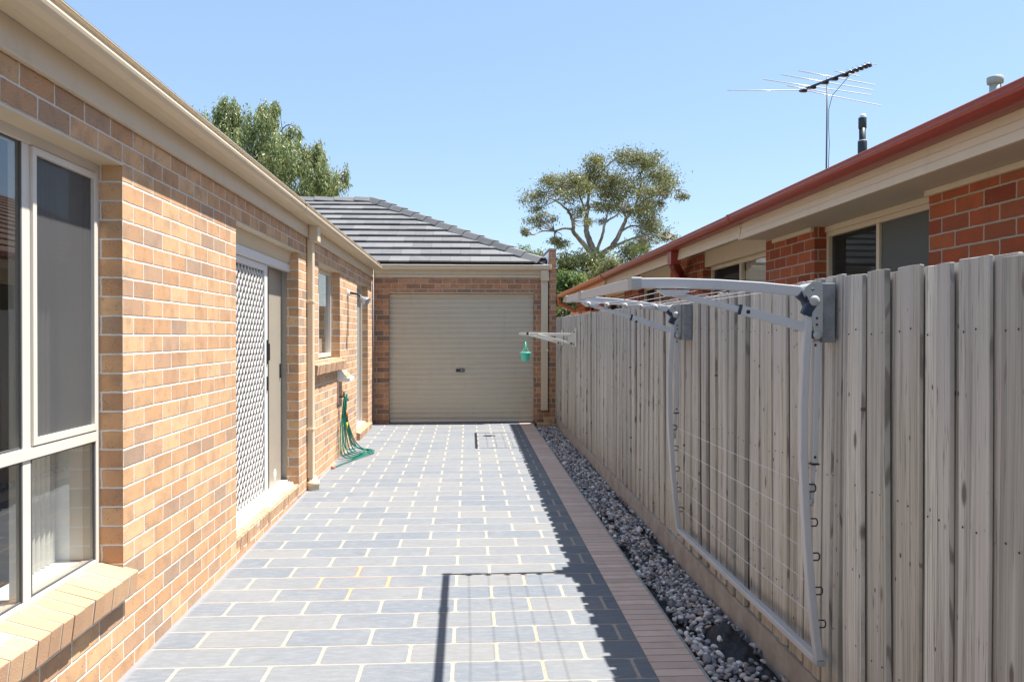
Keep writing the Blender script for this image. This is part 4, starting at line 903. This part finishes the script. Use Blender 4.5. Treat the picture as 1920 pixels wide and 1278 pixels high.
# antenna
an = thing('antenna', 'tall roof television antenna with dark boom and pale rods', 'antenna', (4.05, 9.0, 3.3))
ZB = 4.39
MB().tube([(4.045, 9, 3.2), (4.052, 9, 3.8), (4.058, 9, ZB+.06)], .0095, 8).build('mast', 'conduit', an)
A, B = Vector((3.886, 9.29, ZB)), Vector((4.232, 8.35, ZB)); 
m = MB(); m.bar(A, B, .022, .022)
dr = (B-A)
for t_ in (.0, .16, .34, .50, .62, .74, .80, .86, .92, .97): 
    c = A+dr*t_; m.bar(c-Vector((.03, .01, .008)), c+Vector((.03, .01, -.012)), .03, .022)
for t_ in (.03, .17, .36, .50, .645): c = A+dr*t_; m.box(c.x-.035, c.x+.035, c.y-.02, c.y+.02, c.z-.03, c.z-.005)
m.build('boom', 'black', an, .002)
for p, q_ in (((3.02, 9.34, ZB+.0), (3.88, 9.29, ZB)), ((3.89, 9.28, ZB), (5.12, 9.85, ZB)), ((3.287, 8.92, ZB), (4.78, 9.43, ZB)), ((3.424, 8.747, ZB), (4.704, 9.24, ZB)), ((3.56, 8.608, ZB), (4.634, 9.05, ZB)),
              ((3.634, 9.10, ZB-.01), (4.193, 9.32, ZB-.01)), ((3.957, 8.60, ZB), (4.305, 8.754, ZB))):
    MB().tube([p, q_], .0055, 6).build('rod', 'flash', an)
for t_ in (.76, .83, .89, .95, 1.0):
    c = A+dr*t_; MB().tube([c-Vector((.085, .03, 0)), c+Vector((.085, .03, 0))], .003, 5).build('director', 'galv', an)
MB().tube([(4.155, 8.66, ZB-.02), (4.13, 8.75, ZB-.07), (4.085, 8.93, ZB-.16), (4.068, 8.985, ZB-.30), (4.066, 8.985, 3.9), (4.075, 8.985, 3.7), (4.06, 8.985, 3.3)], .0035, 6).build('coax_cable', 'black', an)

# ================================================================== TREES
def leaves(m, c, rad, n, sub, size, asp, droop, rg, clump=.33, tint=(0, 1)):
    an_ = (.45, 1.5) if droop > 1.5 else (1, 1)
    c = Vector(c); cs = []
    for k in range(sub):
        while True:
            v = Vector((rg.uniform(-1, 1), rg.uniform(-1, 1), rg.uniform(-1, 1)))
            if v.length <= 1: break
        cs.append((v, rg.uniform(.6, 1.2), rg.gauss(0, .12)))
    for k in range(n):
        v, sc_, tn = rg.choice(cs)
        g = Vector((rg.gauss(0, clump*sc_*an_[0]), rg.gauss(0, clump*sc_*an_[0]), rg.gauss(0, clump*sc_*an_[1])-(.25 if an_[1] > 1 else 0)))
        p = v*.85+g; p = c+Vector((p.x*rad[0], p.y*rad[1], p.z*rad[2]))
        d = Vector((rg.gauss(0, 1), rg.gauss(0, 1), rg.gauss(0, 1)-droop)).normalized()
        s = size*rg.uniform(.6, 1.3); a = d.orthogonal().normalized(); a = (Matrix.Rotation(rg.uniform(0, 6.28), 3, d) @ a)*s*asp*.5; d = d*s
        m.cur = min(1, max(0, tint[0]+(tint[1]-tint[0])*(rg.random()**1.3)+tn))
        m.add([p, p+d*.4+a, p+d, p+d*.4-a], [(0, 1, 2, 3)])
def limb(m, pts, r0, r1, rg, seg=5):
    P_ = catmull(pts, seg); n = len(P_); m.tube([p+Vector((rg.gauss(0, r0*.12), rg.gauss(0, r0*.12), 0)) for p in P_], [r0+(r1-r0)*i/(n-1) for i in range(n)], 8)

# picture-independent tree coordinates: local metres (x right, z up) measured on the tree itself
def make_tree(name, label, cat, base, limbs, clumps, leafmat, barkmat, size, asp, droop, seed, dens=1.0, twigs=True, group='trees behind the garage', thick=.6):
    rg = random.Random(seed); t = thing(name, label, cat, base, group); B_ = Vector(base)
    m = MB()
    for pts, r0, r1 in limbs:
        limb(m, [B_+Vector((p[0], p[1] if len(p) > 2 else 0, p[-1])) for p in pts], r0*.7, r1*.6, rg)
    ends = [B_+Vector((p[0][-1][0], p[0][-1][1] if len(p[0][-1]) > 2 else 0, p[0][-1][-1])) for p in limbs]+[B_+Vector((p[0][len(p[0])//2][0], p[0][len(p[0])//2][1] if len(p[0][0]) > 2 else 0, p[0][len(p[0])//2][-1])) for p in limbs]
    lm = MB()
    for (x, y, z, rx_, ry_, rz_, n) in clumps:
        c = B_+Vector((x, y, z))
        leaves(lm, c, (rx_, ry_, rz_), int(n*dens), max(4, int(n/(38 if droop > 1.5 else 55))), size, asp, droop, rg, thick*.5)
        if twigs and ends:
            e = min(ends, key=lambda q_: (q_-c).length)
            for k in range(5):
                d = c+Vector((rg.uniform(-.7, .7)*rx_, rg.uniform(-.5, .5)*ry_, rg.uniform(-.4, .7)*rz_)); mid = (e+d)/2+Vector((rg.gauss(0, .12), rg.gauss(0, .12), rg.gauss(0, .15)))
                m.tube(catmull([e, mid, d], 4), [.028-.0028*i for i in range(9)], 5)
    if m.v: m.build('trunk', barkmat, t)
    lm.build('crown', leafmat, t); return t

# big gum: 40 m away. local x,z from trunk base
D = 40.0; k = D/1525
def L(px, py): return ((px-1116)*k, (630-py)*k+H+.3)     # metres in the tree's own plane
def l3(pts, ys=None):
    return [(L(*p)[0], (ys[i] if ys else 0), L(*p)[1]) for i, p in enumerate(pts)]
gx = (1116-877)*k
gl = [([(0, 0, 0), (0, 0, 2.5), (.02, 0, L(1116, 500)[1]), (-.05, 0, L(1114, 462)[1])], .42, .30),
      (l3([(1114, 468), (1103, 440), (1101, 415), (1105, 385), (1108, 350), (1112, 320)], [0, .1, .3, .4, .6, .8]), .24, .05),
      (l3([(1112, 475), (1092, 455), (1074, 436), (1070, 416), (1060, 400), (1040, 385), (1015, 378)], [0, -.2, -.5, -.8, -1, -1.3, -1.6]), .20, .04),
      (l3([(1075, 432), (1055, 431), (1036, 437), (1015, 438), (995, 446)], [-.5, -.7, -.9, -1.1, -1.3]), .09, .03),
      (l3([(1120, 470), (1129, 440), (1132, 420), (1150, 408), (1160, 395)], [0, -.4, -.7, -.9, -1.2]), .12, .04),
      (l3([(1124, 478), (1148, 462), (1168, 432), (1180, 405), (1200, 380), (1212, 340), (1215, 310)], [0, .2, .4, .6, .9, 1.1, 1.3]), .22, .045),
      (l3([(1150, 462), (1172, 452), (1195, 443), (1225, 438), (1255, 446)], [.2, .3, .2, 0, -.2]), .12, .03),
      (l3([(1170, 430), (1185, 422), (1205, 424), (1222, 418)], [.4, 0, -.4, -.7]), .08, .03),
      (l3([(1103, 400), (1090, 375), (1078, 350), (1070, 325)], [.3, -.1, -.4, -.8]), .09, .03),
      (l3([(1180, 405), (1215, 370), (1250, 355), (1280, 350)], [.6, .9, .6, .3]), .09, .02),
      (l3([(1108, 350), (1130, 320), (1150, 300), (1175, 290)], [.6, .2, -.2, -.6]), .07, .02)]
gc = []
for (cx, cy, a, b, n) in ((240, 710, 95, 50, 1500), (120, 770, 75, 42, 900), (50, 958, 30, 18, 260), (110, 905, 55, 28, 450), (165, 885, 50, 28, 350), (400, 640, 60, 55, 1100), (375, 700, 75, 50, 1300), (560, 605, 80, 48, 1400), (650, 600, 75, 42, 1100),
                          (710, 680, 85, 52, 1500), (780, 715, 65, 45, 900), (845, 755, 36, 26, 260), (560, 700, 100, 62, 1900), (520, 780, 80, 48, 1200), (640, 785, 70, 42, 900), (650, 895, 75, 52, 1300), (725, 930, 75, 42, 1100), (785, 960, 40, 24, 350),
                          (260, 800, 65, 36, 650), (295, 875, 42, 26, 350), (460, 845, 50, 26, 380), (325, 770, 45, 40, 550), (590, 1020, 60, 24, 450), (205, 1022, 48, 24, 600), (420, 600, 36, 24, 260), (480, 690, 50, 40, 700), (690, 610, 40, 26, 300), (350, 930, 34, 22, 160), (180, 700, 40, 25, 300), (450, 745, 60, 34, 600), (600, 850, 55, 34, 500), (700, 810, 60, 34, 600), (765, 800, 36, 26, 260), (300, 715, 50, 30, 500), (420, 800, 40, 22, 260), (540, 850, 46, 24, 280), (430, 900, 24, 14, 90), (690, 985, 60, 20, 350), (130, 830, 44, 20, 200)):
    px, py = 960+cx/2.556, 60+cy/2.556; x, z = L(px, py); rr = a/2.556*k; rz_ = b/2.556*k
    gc.append((x, random.uniform(-1.6, 1.6), z, rr*1.05, min(rr, 1.5), rz_*1.1, int(n*1.25)))
make_tree('gum_tree', 'large spreading gum tree with open crown and pale limbs above the boundary wall', 'tree', (gx, D, -.3), gl, gc, 'leaf_gum', 'bark', .15, .28, .9, 5, 1.1, thick=.66)

# drooping tree on the left
D2 = 27.0; k2 = D2/1525
def L2(px, py): return ((px-500)*k2, (630-py)*k2+H+.3)
lc = []
for (px, py, a, b, n) in ((395, 228, 34, 26, 1300), (442, 196, 34, 26, 1700), (440, 225, 46, 30, 1700), (518, 196, 26, 22, 1100), (505, 225, 38, 30, 1500), (460, 265, 60, 45, 3400), (520, 260, 48, 48, 3000), (545, 300, 45, 46, 3000), (500, 320, 60, 40, 2600), (590, 300, 34, 36, 1500), (610, 335, 38, 34, 2000), (635, 350, 24, 26, 700),
                          (585, 350, 40, 34, 2000), (560, 235, 18, 22, 450), (430, 300, 60, 45, 2200), (380, 270, 60, 40, 1500), (570, 275, 24, 26, 600), (640, 312, 16, 20, 500), (606, 278, 22, 22, 800), (350, 320, 60, 60, 1500), (540, 370, 80, 30, 1800)):
    x, z = L2(px, py+(20 if py < 300 else 6)); lc.append((x, random.uniform(-1, 1), z, a*k2, min(a*k2, 1.2), b*k2, int(n*1.1)))
ll = [([(0, 0, 0), (.05, 0, 2.5), (.1, 0, 4.6)], .32, .24)]
for e in ((395, 235), (440, 215), (515, 200), (560, 260), (610, 320), (625, 350), (470, 270)):
    x, z = L2(*e); mx, mz = x*.45+.1, 4.6+(z-4.6)*.5; ll.append(([(.1, 0, 4.5), (mx, random.uniform(-.5, .5), mz), (x, random.uniform(-.8, .8), z-1.1)], .16, .03))
make_tree('willow_gum', 'dense drooping green tree above the left gutter', 'tree', ((500-877)*k2, D2, -.3), ll, lc, 'leaf_willow', 'bark_dark', .125, .24, 2.2, 8, 1.5, thick=.42)

# understorey
def bush(name, label, px, D_, cl_, leaf, seed, size=.12, asp=.4, droop=.3, bark='bark_dark'):
    kk = D_/1525; bx_ = (px-877)*kk; cs = [((a-px)*kk, random.uniform(-.5, .5), (630-b)*kk+H+.3, r1*kk, min(1.0, r1*kk), r2*kk, n) for a, b, r1, r2, n in cl_]
    ztop = max(c[2] for c in cs); lm = [([(0, 0, 0), (.05, 0, ztop*.45), (.0, 0, ztop*.8)], .09, .04)]
    for c in cs[:5]: lm.append(([(.05, 0, ztop*.4), (c[0]*.5, c[1]*.5, (ztop*.4+c[2])/2), (c[0], c[1], c[2])], .05, .015))
    make_tree(name, label, 'tree' if 'tree' in name else 'shrub', (bx_, D_, -.3), lm, cs, leaf, bark, size, asp, droop, seed, twigs=False)
bush('pale_tree', 'pale grey-green tree just above the right end of the garage roof', 985, 34, ((985, 468, 20, 12, 500), (1005, 480, 22, 16, 600), (965, 478, 16, 10, 260), (990, 495, 30, 18, 500)), 'leaf_pale', 1, .12)
bush('dark_tree', 'dark olive tree filling in under the gum tree limbs', 1110, 33, ((1065, 490, 26, 22, 1500), (1100, 500, 34, 26, 2400), (1140, 505, 34, 28, 2400), (1180, 480, 26, 20, 1000), (1205, 465, 20, 14, 450), (1055, 515, 22, 20, 900), (1160, 530, 40, 25, 1800), (1090, 540, 50, 25, 1800), (1125, 480, 18, 12, 400)), 'leaf_dark', 2, .14, .35)
bush('yellow_tree', 'olive and tan leaved tree between the bright shrub and the red gutter', 1140, 29, ((1130, 510, 24, 22, 800), (1148, 492, 18, 20, 600), (1110, 530, 20, 16, 500), (1175, 520, 22, 20, 600), (1128, 545, 30, 20, 800)), 'leaf_gum', 4, .13, .3)
bush('bright_tree', 'bright green shrubby tree beside the parapet wall', 1065, 24, ((1062, 525, 20, 14, 1500), (1080, 530, 22, 18, 1500), (1052, 548, 22, 18, 1400), (1085, 550, 22, 18, 1100), (1040, 560, 26, 20, 900), (1070, 575, 35, 20, 1500)), 'leaf_bright', 3, .13, .35, .6)
bush('low_shrub', 'deep green shrub low in the gap between garage and neighbour gutter', 1058, 21.5, ((1055, 590, 18, 14, 900), (1064, 605, 20, 16, 900), (1045, 600, 18, 20, 700), (1056, 640, 26, 26, 900)), 'leaf_dark', 6, .11, .4)
# background fence line so the gap does not show the horizon
o = bx('boundary_hedge', 'leaf_hedge' if 'leaf_hedge' in M else 'leaf_dark', None, -14, 30, 46, 47, -.3, 3.2); tag(o, 'dark green hedge line far behind the garage', 'hedge')
